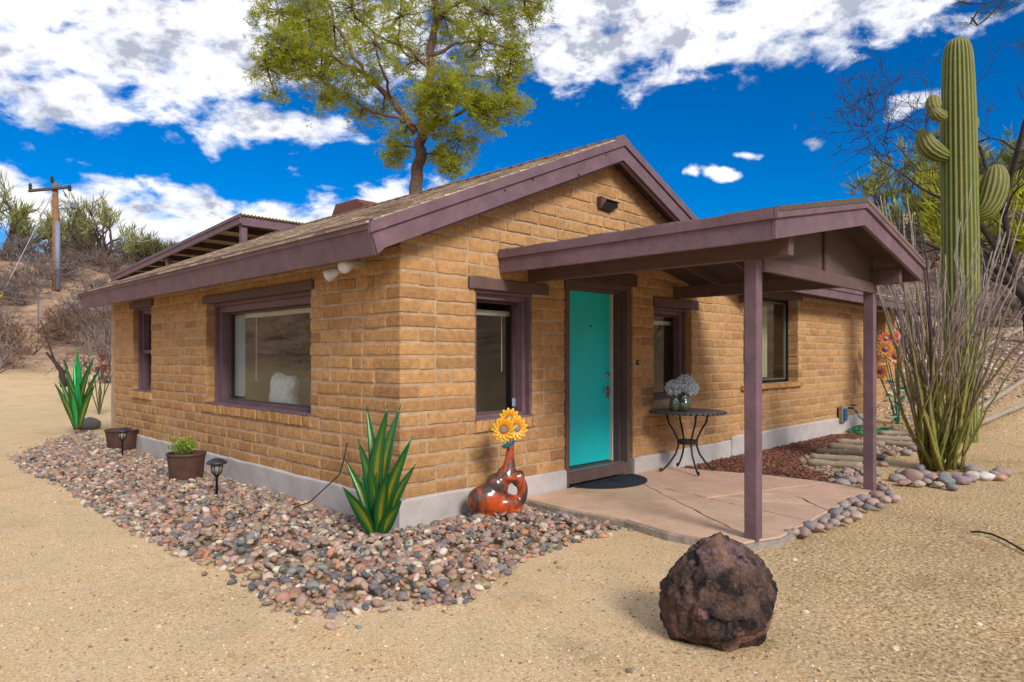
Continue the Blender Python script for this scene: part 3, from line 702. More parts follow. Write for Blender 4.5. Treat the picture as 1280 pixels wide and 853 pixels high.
# flagstones: irregular pieces cut by random lines, each a slightly raised plate with gaps
def cut(poly, p, d):
    a, b_ = [], []; n = len(poly); nrm = (-d[1], d[0])
    s = [(q[0]-p[0])*nrm[0]+(q[1]-p[1])*nrm[1] for q in poly]
    for i in range(n):
        j = (i+1) % n
        (a if s[i] >= 0 else b_).append(poly[i])
        if (s[i] > 0) != (s[j] > 0):
            t = s[i]/(s[i]-s[j]); q = (poly[i][0]+t*(poly[j][0]-poly[i][0]), poly[i][1]+t*(poly[j][1]-poly[i][1])); a.append(q); b_.append(q)
    return [x for x in (a, b_) if len(x) > 2]
inn = [(x+(.02 if x < 2 else -.01), y+(.02 if y < -2 else 0)) for x, y in slab]
pieces = [inn]
for (a_, b__, lim) in (((953, 638), (1011, 651), 2.2), ((880, 612), (1030, 622), 1.4), ((830, 618), (868, 637), 1.0), ((955, 613), (1055, 600), 1.2), ((960, 627), (1040, 633), .9), ((1000, 622), (1040, 640), .6)):
    g0, g1 = G(*a_, .07), G(*b__, .07); p = ((g0.x+g1.x)/2, (g0.y+g1.y)/2); d = ((g1-g0).x, (g1-g0).y); L = math.hypot(*d); d = (d[0]/L, d[1]/L)
    out_ = []
    for q in pieces:
        cx0 = sum(a for a, _ in q)/len(q); cy0 = sum(a for _, a in q)/len(q)
        if math.hypot(cx0-p[0], cy0-p[1]) < lim: out_ += cut(q, p, d)
        else: out_.append(q)
    pieces = out_
m = MB()
for q in pieces:
    cx0 = sum(a for a, _ in q)/len(q); cy0 = sum(a for _, a in q)/len(q); k = rnd.uniform(.86, 1.08)
    rr_ = []
    for i, (a, b_) in enumerate(q):
        a2, b2 = q[(i+1) % len(q)]; L = math.hypot(a2-a, b2-b_); nn = max(1, int(L/.12))
        for t in range(nn):
            x, y = a+(a2-a)*t/nn, b_+(b2-b_)*t/nn; dd = max(math.hypot(cx0-x, cy0-y), .01); s = .006+rnd.uniform(0, .012)
            nx_, ny_ = .035*noise.noise(Vector((x*5, y*5, 2))), .035*noise.noise(Vector((x*5, y*5, 9)))
            if edged(slab, x, y) < .05: nx_ = ny_ = 0
            rr_.append((x+nx_+(cx0-x)/dd*s, y+ny_+(cy0-y)/dd*s, .052))
    m.prism(rr_, (0, 0, .016+rnd.uniform(0, .002)), (.70*k, .46*k*rnd.uniform(.93, 1.07), .33*k*rnd.uniform(.88, 1.12)))
M['flag'] = mat('flagstone_plate', vcol=True, rough=.8, col2=(.47, .33, .235), vscale=3.2, bump=.45, bscale=16, spec=.25, dist=.02)
fo = m.build('flagstone_paving', M['flag'], pt, bevel=.003, cols=True)

# ------------------------------------------------------------------ pebble bed (uncountable)
cols_ = [(.38, .26, .20), (.44, .32, .25), (.28, .18, .155), (.20, .175, .18), (.14, .14, .16), (.48, .41, .33), (.34, .19, .145), (.40, .26, .225), (.25, .205, .19), (.54, .48, .40), (.33, .25, .15), (.11, .115, .13), (.44, .22, .14), (.30, .24, .235), (.18, .20, .19), (.32, .23, .19), (.24, .16, .14), (.36, .28, .23)]
def bedz(d): return .010+.055*sm(0, .45, d)
def pebbles(poly, n, smin, smax, zf, seed, cols, stray=.02, reach=.12):
    r_ = random.Random(seed); xs_ = [p[0] for p in poly]; ys_ = [p[1] for p in poly]; ps, ss, rr, cc = [], [], [], []
    while len(ps) < n:
        x = r_.uniform(min(xs_), max(xs_)); y = r_.uniform(min(ys_), max(ys_))
        if not inside(poly, x, y): 
            if r_.random() > stray or edged(poly, x, y) > reach*r_.random() or x > -.02 and y > -.02: continue
            d = 0
        else: d = edged(poly, x, y)
        a = smin*(smax/smin)**(r_.random()**1.25); b_ = a*r_.uniform(.5, .9)
        ps.append((x, y, terr(x, y)+zf(d)+r_.uniform(-.012, .014))); ss.append((a, b_, b_*r_.uniform(.5, .85))); rr.append((r_.gauss(0, .38), r_.gauss(0, .38), r_.uniform(0, 6.3)))
        c = r_.choice(cols); k = r_.uniform(.75, 1.2); cc.append((c[0]*k*1.04, c[1]*k*1.01, c[2]*k*.95))
    return ps, ss, rr, cc
M['stone'] = mat('river_stone', vcol=True, rough=.75, var=.18, vscale=45, bump=.25, bscale=120, spec=.3)
m = MB(); bp_ = [(x, y) for x, y in bed]
bm = bmesh.new(); 
vv = []
for i in range(len(bp_)):
    (x1_, y1_), (x2_, y2_) = bp_[i], bp_[(i+1) % len(bp_)]; nn = max(1, int(math.hypot(x2_-x1_, y2_-y1_)/.09))
    for t in range(nn):
        x, y = x1_+(x2_-x1_)*t/nn, y1_+(y2_-y1_)*t/nn; k = .05*noise.noise(Vector((x*5, y*5, 1)))-.24
        if x < 0 or y < 0: x, y = x-k*.7, y-k*.7
        vv.append(bm.verts.new((x, y, terr(x, y)+.004)))
bm.faces.new(vv); bmesh.ops.triangulate(bm, faces=bm.faces)
me = bpy.data.meshes.new('gravel_bed_soil'); bm.to_mesh(me); bm.free(); o = bpy.data.objects.new('soil', me); sc.collection.objects.link(o); me.materials.append(mat('bed_soil', (.38, .265, .15), var=.35, vscale=30, bump=.6, bscale=60, rough=1)); tag(o, kind='structure')
tv, tf = ico(2)
ps, ss, rr, cc = pebbles(bed, 10500, .0135, .050, bedz, 11, cols_, .06, .30)
o = scatter('river_pebbles', tv, tf, ps, ss, rr, cc, M['stone'], jit=.085, seed=2)
tag(o, 'mixed pink, grey and tan river pebbles filling the bed along the house', 'pebbles', kind='stuff')
# red lava rock
mul = [(3.95, -.03), (9.6, -.03), (10.2, -.5), (9.3, -.62), (7.6, -.62), (6.5, -.75), (5.7, -1.0), (5.3, -1.45), (4.75, -1.95), (4.45, -2.1), (4.42, -1.2), (4.3, -.7)]
tv1, tf1 = ico(1)
o = scatter('lava_rock', tv1, tf1, *pebbles(mul, 9000, .009, .022, lambda d: .012+.03*sm(0, .3, d), 12, [(.20, .075, .055), (.14, .05, .04), (.27, .11, .08), (.10, .05, .045), (.24, .13, .10)]), mat('lava', vcol=True, rough=.95, bump=.5, bscale=200), jit=.35, smooth=False)
tag(o, 'dark red lava rock spread between the patio and the wall', 'lava rock', kind='stuff')
# gravel around the log path
pth = [(4.5, -2.2), (4.8, -1.95), (5.35, -1.4), (5.7, -1.0), (6.5, -.7), (7.6, -.6), (9.5, -.6), (11, -.5), (13.5, -.2), (17, -.5), (18, -2.4), (14, -2.2), (12, -1.9), (9.6, -1.75), (8, -1.7), (7.0, -1.6), (6.2, -1.75), (5.3, -2.15), (4.7, -2.4)]
o = scatter('path_gravel', tv1, tf1, *pebbles(pth, 5200, .015, .038, lambda d: .012, 13, [(.36, .27, .23), (.28, .24, .22), (.45, .36, .30), (.20, .18, .18), (.40, .26, .22)]), M['stone'], jit=.12)
tag(o, 'grey and pink gravel filling the path around the timber steps', 'gravel', kind='stuff')
# loose chips on the sand
def chips():
    r_ = random.Random(21); ps, ss, rr, cc = [], [], [], []
    while len(ps) < 26000:
        Y = 2.2*(20/2.2)**(r_.random()**1.1); px = r_.uniform(-60, 1340); p = P(px, Y)
        if inside(slab, p.x, p.y) or (p.x > -.1 and p.y > 0) or inside(bed, p.x, p.y): continue
        a = r_.choice([.002, .002, .0025, .003, .003, .004, .005, .008])*r_.uniform(.7, 1.3)
        if r_.random() < .004: a = r_.uniform(.012, .022)
        ps.append((p.x, p.y, terr(p.x, p.y)+a*.2)); ss.append((a, a*r_.uniform(.6, 1), a*.6)); rr.append((0, 0, r_.uniform(0, 6)))
        c = r_.choice([(.62, .50, .36), (.70, .62, .50), (.30, .20, .13), (.5, .36, .22), (.2, .15, .12), (.42, .26, .17), (.6, .42, .25)]); cc.append(c)
    return ps, ss, rr, cc
o = scatter('loose_grit', tv1[:, :], tf1, *chips(), M['stone'], jit=.3, smooth=False)
tag(o, 'fine loose grit and chips on the sandy yard', 'grit', kind='stuff')
# dry leaf litter and straw on the right-hand yard
def litter():
    r_ = random.Random(22); ps, ss, rr, cc = [], [], [], []
    while len(ps) < 11000:
        Y = 2.3*(13/2.3)**(r_.random()); px = 700+620*(r_.random()**.7); p = P(px, Y)
        if inside(slab, p.x, p.y) or inside(pth, p.x, p.y) or inside(mul, p.x, p.y) or p.y > -.1: continue
        a = r_.uniform(.008, .024); ps.append((p.x, p.y, terr(p.x, p.y)+.007)); ss.append((a*.35, a, a)); rr.append((r_.gauss(0, .25), r_.gauss(0, .25), r_.uniform(0, 6)))
        if len(ps) % 90 == 0: L_t = r_.uniform(.025, .07); ss[-1] = (.0022, L_t, .0022); rr[-1] = (0, 0, r_.uniform(0, 6)); cc.append((.09, .06, .04)); continue
        k = r_.uniform(.6, 1.2); c = r_.choice([(.34, .22, .10), (.50, .36, .18), (.18, .11, .06), (.55, .44, .26)]); cc.append(tuple(q*k for q in c))
    return ps, ss, rr, cc
o = scatter('leaf_litter', lv-np.array((0, .5, 0)), lf, *litter(), mat('litter', vcol=True, rough=.95), smooth=False)
tag(o, 'dry leaf litter and straw scattered over the right side of the yard', 'leaf litter', kind='stuff')

# individual border stones ------------------------------------------------
tv3, tf3 = ico(3)
stone_names = [((.30, .26, .25), 'grey'), ((.42, .33, .27), 'tan'), ((.34, .23, .20), 'reddish brown'), ((.20, .20, .21), 'dark grey'), ((.40, .28, .26), 'pinkish'), ((.27, .23, .24), 'purplish grey')]
def bstone(pos, a, b_, c, col, rz, label, group, seed):
    vs = []
    off = Vector((seed*3.1, seed*1.7, 0))
    for q in tv3:
        q = Vector(q); f_ = 1+.22*noise.noise(q*1.3+off)+.07*noise.noise(q*3.5+off); x, y, z = q.x*a*f_, q.y*b_*f_, q.z*c*f_
        vs.append((pos[0]+x*math.cos(rz)-y*math.sin(rz), pos[1]+x*math.sin(rz)+y*math.cos(rz), pos[2]+z))
    m = MB(); m.add(vs, [tuple(t) for t in tf3], col); o = m.build('border_stone', M['stone'], smooth=True, cols=True)
    tag(o, label, 'stone', group); return o
r_ = random.Random(31)
# along the front right edge of the patio, from the nearer post to the farther post
line = [(975, 668), (984, 667), (995, 667), (1003, 659), (1012, 660), (1021, 653), (1033, 655), (1040, 650), (1024, 660), (1037, 643), (1049, 645), (1056, 638), (1046, 634), (1061, 646), (1066, 632), (1076, 636), (1082, 629), (1072, 625), (1092, 634), (1098, 626), (1088, 620), (1103, 618), (1110, 624), (1095, 612), (1058, 629), (1050, 653)]
for i, (px, py) in enumerate(line):
    p = G(px, py, .04); col, nm = stone_names[i % 6]; k = r_.uniform(.8, 1.15); s = r_.uniform(.036, .062)
    bstone((p.x+.03, p.y-.05, .055), s*1.2, s, s*.7, tuple(c*k for c in col), r_.uniform(0, 3), ('small' if s < .055 else 'fist-sized')+' rounded '+nm+' border stone in the row along the patio edge between the posts', 'rounded stones along the patio edge', i)
line = [(1040, 602), (1052, 604), (1062, 600), (1075, 600), (1048, 594), (1060, 590), (1068, 583), (1080, 590), (1095, 592), (1104, 580), (1100, 572), (1112, 566), (1122, 562), (1133, 566), (1142, 561), (1090, 578), (1088, 566)]
for i, (px, py) in enumerate(line):
    p = G(px, py, .04); col, nm = stone_names[(i*5+1) % 6]; k = r_.uniform(.8, 1.15); s = r_.uniform(.05, .08)
    bstone((p.x, p.y, .04), s*1.2, s, s*.65, tuple(c*k for c in col), r_.uniform(0, 3), 'rounded '+nm+' stone heaped between the lava rock and the farther post', 'rounded stones behind the farther post', 40+i)
ringp = [(1126, 592, .08, 0), (1122, 599, .09, 0), (1132, 604, .07, 2), (1140, 596, .15, 2), (1148, 606, .07, 1), (1155, 593, .09, 5), (1158, 604, .07, 0), (1166, 599, .08, 4), (1172, 607, .07, 1), (1180, 597, .09, 5), (1182, 602, .09, 3), (1196, 598, .08, 5), (1202, 602, .10, 0), (1211, 599, .10, 5), (1217, 596, .10, 1), (1232, 597, .10, 0), (1243, 593, .07, 5), (1252, 592, .13, 2), (1249, 598, .08, 4), (1215, 588, .10, 5), (1202, 584, .09, 3), (1150, 585, .08, 0), (1128, 605, .05, 2), (1190, 610, .07, 3)]
wh = {12: (.30, .22, .24), 14: (.52, .46, .36), 15: (.62, .60, .58), 10: (.20, .24, .26), 18: (.46, .27, .22), 11: (.28, .21, .24)}
for i, (px, py, s, ci) in enumerate(ringp):
    p = G(px, py, .03); col, nm = stone_names[ci]; col = wh.get(i, col)
    nm = {14: 'cream veined', 15: 'pale white', 10: 'slate blue', 18: 'salmon pink', 3: 'large flat brown', 17: 'large brown wedge-shaped'}.get(i, nm)
    bstone((p.x, p.y, .04), s, s*.8, s*.55, col, r_.uniform(0, 3), nm+' stone in the ring around the spiny bush', 'stones ringing the spiny bush', 80+i)

# boulder ------------------------------------------------
def boulder():
    c = P(900, 3.5, .205); tvv, tff = ico(6); vs = []
    out_l = [(.27, 0), (.235, .11), (.165, .21), (.12, .262), (.045, .285), (-.06, .245), (-.13, .20), (-.215, .14), (-.275, .085), (-.278, -.05), (-.215, -.20), (-.06, -.275), (.08, -.23), (.25, -.085)]
    tab = sorted((math.degrees(math.atan2(y, x)) % 360, x, y) for x, y in out_l); tab = [(tab[-1][0]-360,)+tab[-1][1:]]+tab+[(tab[0][0]+360,)+tab[0][1:]]
    rt = Vector((RT[0], RT[1], 0)); fw = Vector((FW[0], FW[1], 0))
    rf = random.Random(17); FAC = []
    for (fa, fd, fu, fh) in ((-.75, -.35, .55, .235), (-.95, -.25, -.05, .262), (-.55, -.7, -.2, .245), (-.2, -.95, .1, .225), (.35, -.85, .25, .232), (.75, -.55, .35, .245), (.9, -.3, -.3, .25), (.3, -.75, -.6, .235), (-.35, -.6, -.75, .245), (-.3, -.5, .8, .252), (.3, -.35, .9, .262), (.8, .1, .6, .262), (-.7, .3, .65, .25), (0, 1, .2, .22), (.5, .7, .5, .24), (-.6, .8, 0, .24)):
        l_ = math.sqrt(fa*fa+fd*fd+fu*fu); FAC.append(((fa/l_, fd/l_, fu/l_), fh*(.90 if fd < 0 else .97)))
    CRK = [[(-.12, .20), (-.155, .13), (-.165, .05), (-.185, -.02), (-.18, -.10)], [(.03, .15), (.035, .06), (.03, .02)], [(-.10, -.02), (-.04, -.05), (.02, -.03)], [(.10, .12), (.15, .02), (.17, -.06)]]
    cols = []
    for q in tvv:
        q = Vector(q); a, u, d = q.x, q.z, q.y
        ang = math.degrees(math.atan2(u, a)) % 360
        for (a0, x0_, y0_), (a1, x1_, y1_) in zip(tab, tab[1:]):
            if a0 <= ang <= a1:
                cx1, cy1 = math.cos(math.radians(ang)), math.sin(math.radians(ang)); ex, ey = x1_-x0_, y1_-y0_
                rr = (x0_*ey-y0_*ex)/(cx1*ey-cy1*ex); break
        cf = math.hypot(a, u); rr *= 1.06; rad_ = 1/(((cf/rr)**2.8+(abs(d)/.25)**2.8)**(1/2.8))
        n1 = noise.noise(q*2.1+Vector((4, 0, 1))); rid = 1-abs(noise.noise(q*3.3+Vector((9, 2, 2))))*2; n3 = noise.noise(q*9); n4 = noise.noise(q*24); 
        cell = noise.cell(q*3)*.0
        f_ = 1.09+.035*n1-.12*max(rid-.75, 0)+.03*n3+.028*n4+.015*noise.noise(q*60)
        for fn, fh in FAC:
            dt = fn[0]*a+fn[1]*d+fn[2]*u
            if dt > .2: rad_ = min(rad_, fh/dt)
        X_, Z_ = a*rad_, u*rad_; dk0 = 0
        f_ += .07*abs(noise.noise(q*1.7+Vector((2, 2, 6))))*(1 if d < 0 else 0)
        if d < .2:
            for pl_ in CRK:
                for (xa, za), (xb, zb) in zip(pl_, pl_[1:]):
                    tt = max(0, min(1, ((X_-xa)*(xb-xa)+(Z_-za)*(zb-za))/((xb-xa)**2+(zb-za)**2))); dd_ = math.hypot(X_-xa-tt*(xb-xa), Z_-za-tt*(zb-za))+.004*noise.noise(q*20)
                    g_ = math.exp(-(dd_/.011)**2); dk0 = max(dk0, g_)
            f_ -= .10*dk0
        vs.append(c+rt*(a*rad_*f_)+Vector((0, 0, u*rad_*f_))+fw*(d*rad_*f_))
        t = noise.noise(q*4+Vector((0, 5, 0)))+.5*noise.noise(q*14)
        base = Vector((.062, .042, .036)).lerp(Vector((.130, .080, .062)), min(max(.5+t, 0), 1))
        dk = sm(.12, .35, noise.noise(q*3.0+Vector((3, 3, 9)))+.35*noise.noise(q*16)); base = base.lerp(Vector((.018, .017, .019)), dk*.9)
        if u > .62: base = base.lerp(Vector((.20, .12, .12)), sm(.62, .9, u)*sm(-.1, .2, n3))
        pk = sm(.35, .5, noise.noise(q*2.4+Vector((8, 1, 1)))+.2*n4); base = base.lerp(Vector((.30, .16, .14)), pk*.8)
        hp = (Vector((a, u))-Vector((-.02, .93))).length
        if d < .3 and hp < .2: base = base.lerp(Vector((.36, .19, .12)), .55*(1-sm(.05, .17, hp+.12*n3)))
        cols.append(tuple(base))
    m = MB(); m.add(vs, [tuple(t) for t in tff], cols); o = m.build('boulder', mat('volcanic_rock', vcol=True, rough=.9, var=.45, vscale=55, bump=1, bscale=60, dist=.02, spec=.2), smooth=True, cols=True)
    tag(o, 'dark reddish brown rough volcanic boulder on the sand in front of the patio', 'boulder')
boulder()
# flat grey stone near the farther metal agave
bstone((G(112, 535)[0], G(112, 535)[1], .10), .22, .17, .13, (.24, .23, .22), .5, 'large smooth grey stone beside the farther metal agave', None, 5)

# timber steps ------------------------------------------------
M['log'] = mat('weathered_timber', (.40, .33, .25), var=.3, vscale=14, bump=.7, bscale=30, rough=.95, col2=(.27, .22, .17))
logs = [(1009, 576, 1078, 581, 'nearest grey timber step, beside the farther post'), (1013, 569, 1086, 574, 'second grey timber step from the patio'), (1022, 562, 1094, 567, 'third grey timber step from the patio'),
        (1036, 556, 1098, 560, 'pale split timber step with a gap before the fourth'), (1045, 550, 1106, 554, 'thin grey timber step near the lava rock'), (1090, 546, 1150, 549, 'weathered timber step left of the spiny bush'), (1094, 551, 1150, 556, 'weathered timber step just behind the farther post'),
        (1100, 541, 1160, 543, 'weathered timber step near the flower stakes'), (1175, 547, 1290, 535, 'long timber board at the right edge, nearest the sand'), (1180, 541, 1290, 529, 'second long timber board from the sand at right'), (1200, 521, 1290, 514, 'long timber board just below the eroded bank'), (1160, 536, 1225, 532, 'timber board seen through the spiny bush stems')]
for i, (a, b_, c, d, lb) in enumerate(logs):
    p, q = G(a, b_, .07), G(c, d, .07); p.z = terr(p.x, p.y)+.05; q.z = terr(q.x, q.y)+.05
    L = (q-p); m = MB(); n = 9; pts = [p+L*t/n+Vector((0, 0, rnd.uniform(-.006, .006))) for t in range(n+1)]
    m.tube(pts, [.05+rnd.uniform(-.007, .007) for _ in pts], 9)
    tag(m.build('timber_step', M['log'], smooth=True, bevel=0), lb, 'timber step', 'timber steps of the gravel path')
# utility: wall service box, faucet, hose -------------------------------
ub = empty('service_box', (10.15, -.05, .2), 'small blue and grey utility box low on the wall beside the faucet', 'utility box')
m = MB(); m.box(10.0, 10.28, -.11, -.03, .22, .52); m.build('box_body', mat('box_grey', (.24, .20, .15), rough=.6, var=.2), ub, bevel=.01)
m = MB(); m.box(10.02, 10.16, -.15, -.11, .26, .48); m.build('blue_cover', mat('blue_plastic', (.012, .10, .22), rough=.4), ub, bevel=.012)
fc = empty('faucet', (10.55, -.05, .3), 'outdoor wall faucet with dark handle feeding the green hose', 'faucet')
m = MB(); m.tube([(10.5, 0, .46), (10.5, -.14, .46), (10.5, -.2, .38)], .022, 10); m.build('spout', mat('old_brass', (.12, .12, .13), rough=.4, metal=.7), fc, smooth=True)
m = MB(); m.lathe((10.5, -.14, .50), [(.02, 0), (.06, .01), (.06, .03), (.02, .035)], 12); m.build('handle', mat('faucet_handle', (.03, .05, .06), rough=.5), fc, smooth=True)
M['hose'] = mat('green_hose', (.0, .22, .09), rough=.35, spec=.5)
pts = [(10.5, -.2, .38), (10.55, -.22, .3), (10.9, -.3, .12)]
hc = (10.75, -.35)
for i in range(120):
    a = i*.32; rr_ = .62+.16*math.sin(i*.7)*.5; pts.append((hc[0]+rr_*1.25*math.cos(a), hc[1]-.05+.33*math.sin(a)*(.8+.2*math.sin(i)), .05+.05*(i/120)+.012*math.sin(i*1.7)))
m = MB(); m.tube(pts, .013, 7); tag(m.build('garden_hose', M['hose'], smooth=True), 'bright green garden hose coiled on the ground by the wall faucet', 'hose')
m = MB(); m.tube([G(1213, 665, .012), G(1225, 665, .02), G(1240, 668, .02), G(1256, 675, .02), G(1270, 683, .02), G(1290, 695, .012), G(1330, 722, .01)], .008, 8)
tag(m.build('drip_hose', mat('black_hose', (.015, .02, .022), rough=.5), smooth=True), 'black drip hose lying on the sand at the right edge', 'hose')
m = MB(); p0 = Vector((-.03, .78, .62)); m.tube([(-.01, .80, .66), p0, (-.06, .78, .5), (-.09, .8, .38), (-.18, .86, .28), (-.3, .95, .14), (-.42, 1.05, .09)], .006, 6)
tag(m.build('cable', M['dark'], smooth=True), 'thin black cable drooping from the side wall into the pebbles', 'cable')

# doormat ------------------------------------------------
m = MB(); c = (2.74, -.02); n = 30
out_ = [(c[0]+.55*math.cos(math.pi+math.pi*i/n), c[1]+.47*math.sin(math.pi+math.pi*i/n)) for i in range(n+1)]
m.prism([(x, y, .069) for x, y in out_], (0, 0, .011)); mt = m.build('doormat', mat('mat_rubber', (.020, .027, .040), rough=.75, bump=.4, bscale=150), bevel=.003)
tag(mt, 'dark half-round rubber doormat in front of the teal door', 'doormat')
m = MB()
for j in range(1, 7):
    f_ = j/7.3; pts = [(c[0]+.55*f_*math.cos(math.pi+math.pi*i/24), c[1]+.47*f_*math.sin(math.pi+math.pi*i/24)-.01, .081) for i in range(25)]; m.tube(pts, .006, 5)
for k in range(1, 12):
    a = math.pi+math.pi*k/12; m.tube([(c[0]+.1*math.cos(a), c[1]+.09*math.sin(a), .081), (c[0]+.5*math.cos(a), c[1]+.43*math.sin(a), .081)], .004, 5)
m.build('raised_pattern', bpy.data.materials['mat_rubber'], mt, smooth=True)

# bistro table ------------------------------------------------
tcx, tcy = 3.92, -.40; TZ = .80
tb_ = empty('bistro_table', (tcx, tcy, .07), 'round dark metal bistro table beside the door under the second window', 'table')
m = MB(); m.lathe((tcx, tcy, TZ-.028), [(.40, 0), (.425, .004), (.43, .014), (.425, .026), (.41, .030)], 48); m.build('tabletop', mat('tile_top', (.11, .10, .11), rough=.5, var=.5, vscale=40, bump=.4, bscale=60, spec=.4), tb_, smooth=False, bevel=.002)
m = MB()
for k in range(40):
    a = 2*math.pi*k/40; m.box(tcx+.434*math.cos(a)-.016, tcx+.434*math.cos(a)+.016, tcy+.434*math.sin(a)-.016, tcy+.434*math.sin(a)+.016, TZ-.024, TZ-.004)
m.build('mosaic_rim', mat('rim_tile', (.045, .05, .065), rough=.4, var=.5, vscale=60), tb_, bevel=.002)
for k in range(4):
    a = math.pi/4+math.pi/2*k+.12; dx, dy = math.cos(a), math.sin(a); m = MB(); pr_ = [(.26, TZ-.03), (.235, .66), (.17, .56), (.12, .46), (.115, .38), (.15, .28), (.23, .17), (.31, .095), (.335, .085), (.345, .10), (.335, .115), (.322, .105)]
    m.tube([(tcx+dx*r, tcy+dy*r, z) for r, z in pr_], .012, 8); m.build('leg', M['dark'], tb_, smooth=True)
m = MB(); m.lathe((tcx, tcy, .40), [(.10, 0), (.118, .005), (.118, .05), (.10, .055)], 24); m.build('leg_ring', M['dark'], tb_, smooth=False)
# glass vase with blue flowers on the table
gv_ = empty('glass_vase', (3.80, -.42, TZ), 'green swirled glass vase with two bulbs standing on the bistro table', 'vase')
sw = mat('swirl_glass', (.015, .09, .075), rough=.08, spec=.8, col2=(.12, .10, .03), vscale=14, coat=1)
m = MB(); vcx, vcy = 3.80, -.42
m.lathe((vcx, vcy, TZ), [(.055, 0), (.078, .03), (.085, .08), (.07, .13), (.05, .17), (.06, .21), (.056, .21), (.04, .16)], 24); m.build('body', sw, gv_, smooth=True)
m = MB(); m.lathe((vcx-.09, vcy+.07, TZ), [(.04, 0), (.06, .03), (.065, .08), (.05, .14), (.045, .2), (.04, .2)], 20); m.build('side_bulb', sw, gv_, smooth=True)
fb = empty('flower_bouquet', (vcx, vcy, TZ+.2), 'pale blue and white hydrangea bouquet in the green glass vase', 'flowers')
for (ox_, oy_, oz_, r0, n) in ((.02, -.01, .335, .105, 420), (-.10, .08, .28, .09, 320), (.06, -.06, .27, .085, 280)):
    pp = rs_.normal(0, 1, (n, 3)); pp /= np.linalg.norm(pp, axis=1)[:, None]; pp *= rs_.uniform(.75, 1.05, (n, 1))
    cc = np.array((.72, .79, .97))*rs_.uniform(.8, 1.25, (n, 1))+rs_.uniform(0, .12, (n, 1))*np.array((1, 1, .6)); cc = np.clip(cc, 0, .92)
    scatter('bloom', lv*np.array((1.5, 1, 1))-np.array((0, .5, 0)), lf, np.array((vcx+ox_, vcy+oy_, TZ+oz_))+pp*r0, np.full((n, 3), .032), rs_.uniform(0, 6.3, (n, 3)), cc, mat('petal_blue', vcol=True, rough=.8, trans=.3), fb, smooth=False)
m = MB(); m.tube([(vcx, vcy, TZ+.1), (vcx+.02, vcy, TZ+.3)], .006, 6); m.tube([(vcx-.09, vcy+.07, TZ+.1), (vcx-.1, vcy+.08, TZ+.26)], .006, 6); m.build('stem', mat('stem_green', (.05, .12, .03)), fb)

# metal agaves ------------------------------------------------
M['agave'] = mat('painted_metal_agave', vcol=True, rough=.32, metal=.25, spec=.6, var=.15, vscale=12, bump=.15, bscale=30)
rt3 = Vector((RT[0], RT[1], 0)); fw3 = Vector((FW[0], FW[1], 0))
def blade(base, tip, wid, side, curl=.06, facing=None, bright=False):
    """folded tapering leaf from base to tip"""
    m = MB(); base = Vector(base); tip = Vector(tip); ax = tip-base; L = ax.length; a = ax.normalized()
    f_ = facing or -fw3; s = a.cross(f_).normalized(); nrm = s.cross(a).normalized(); n = 16; vs = []; cs_ = []
    outw = Vector((ax.x, ax.y, 0)); outw = outw.normalized() if outw.length > .02 else Vector((0, 0, 0))
    for i in range(n+1):
        t = i/n; wv_ = wid*(.45+1.3*t-.0*t)*(1 if t < .35 else 1) if t < .42 else wid*(.45+1.3*.42)*(1-((t-.42)/.58)**1.7)
        wv_ = max(wv_, .001); c_ = base+ax*t-outw*L*curl*math.sin(math.pi*t)*1.0
        wv_ *= .9
        for j, k in enumerate((-1, -.45, 0, .45, 1)):
            vs.append(c_+s*(k*wv_*.5)+nrm*(.30*wv_*abs(k)))
            g1 = Vector((.006, .055, .012)); ye = Vector((.30, .22, .010)); gr = Vector((.012, .125, .018)) if not bright else Vector((.0, .32, .09)); br = Vector((.10, .05, .02))
            col = ye if j == 2 else (gr if j in (1, 3) else g1)
            if j == 2: col = ye.lerp(gr, sm(.45, .9, t))
            if bright: col = col.lerp(gr, .8)
            col = col.lerp(br, .8*(1-sm(0, .16, t))); col = col.lerp(g1, .5*sm(.8, 1, t)); cs_.append(tuple(col))
    fs = [(i*5+j, i*5+j+1, (i+1)*5+j+1, (i+1)*5+j) for i in range(n) for j in range(4)]
    m.add(vs, fs, cs_); return m
def agave(px, py, Y, tips, wid, label, zb=.05):
    base = PZ(px, py, Y); e_ = empty('metal_agave', (base.x, base.y, zb), label, 'garden sculpture')
    sc_ = Y/F
    for i, (tx, ty, dd, wf_, br) in enumerate(tips):
        tip = PZ(px, py, Y)+rt3*((tx-px)*sc_)+Vector((0, 0, (py-ty)*sc_))+fw3*dd
        b0 = base+rt3*((tx-px)*sc_*.10)+fw3*(dd*.15)
        fac = (-fw3+rt3*((tx-px)/90*.3)).normalized() if dd <= 0 else (-fw3).normalized()
        o = blade(b0, tip, wid*wf_, 0, facing=fac, bright=br).build('leaf', M['agave'], e_, smooth=True, cols=True)
        s_ = o.modifiers.new('solid', 'SOLIDIFY'); s_.thickness = .003
agave(473, 672, 5.35, [(453, 509, .15, 1.0, False), (486, 507, -.02, 1.25, False), (498, 507, .12, 1.1, False), (447, 549, .0, 1.15, False), (515, 549, -.05, 1.1, False), (513, 547, .16, 1.0, True), (519, 581, .06, .9, False), (428, 576, .08, .85, False), (433, 605, -.12, 1.15, False), (449, 592, .02, .75, True), (489, 585, -.14, 1.1, False), (505, 622, -.10, 1.1, False)], .105, 'green and yellow painted metal agave in the pebbles at the near house corner')
agave(98, 537, 12.6, [(98, 435, -.05, 1.0, True), (80, 452, .0, 1.0, False), (86, 450, .15, .9, True), (108, 448, .2, .9, False), (116, 446, .05, .8, False), (124, 455, .1, .6, False), (72, 478, -.1, .8, False), (124, 480, -.12, .9, False), (104, 470, -.15, 1.1, True), (90, 475, -.15, 1.0, False), (68, 470, .1, .7, False)], .17, 'green painted metal agave at the far end of the pebble bed')

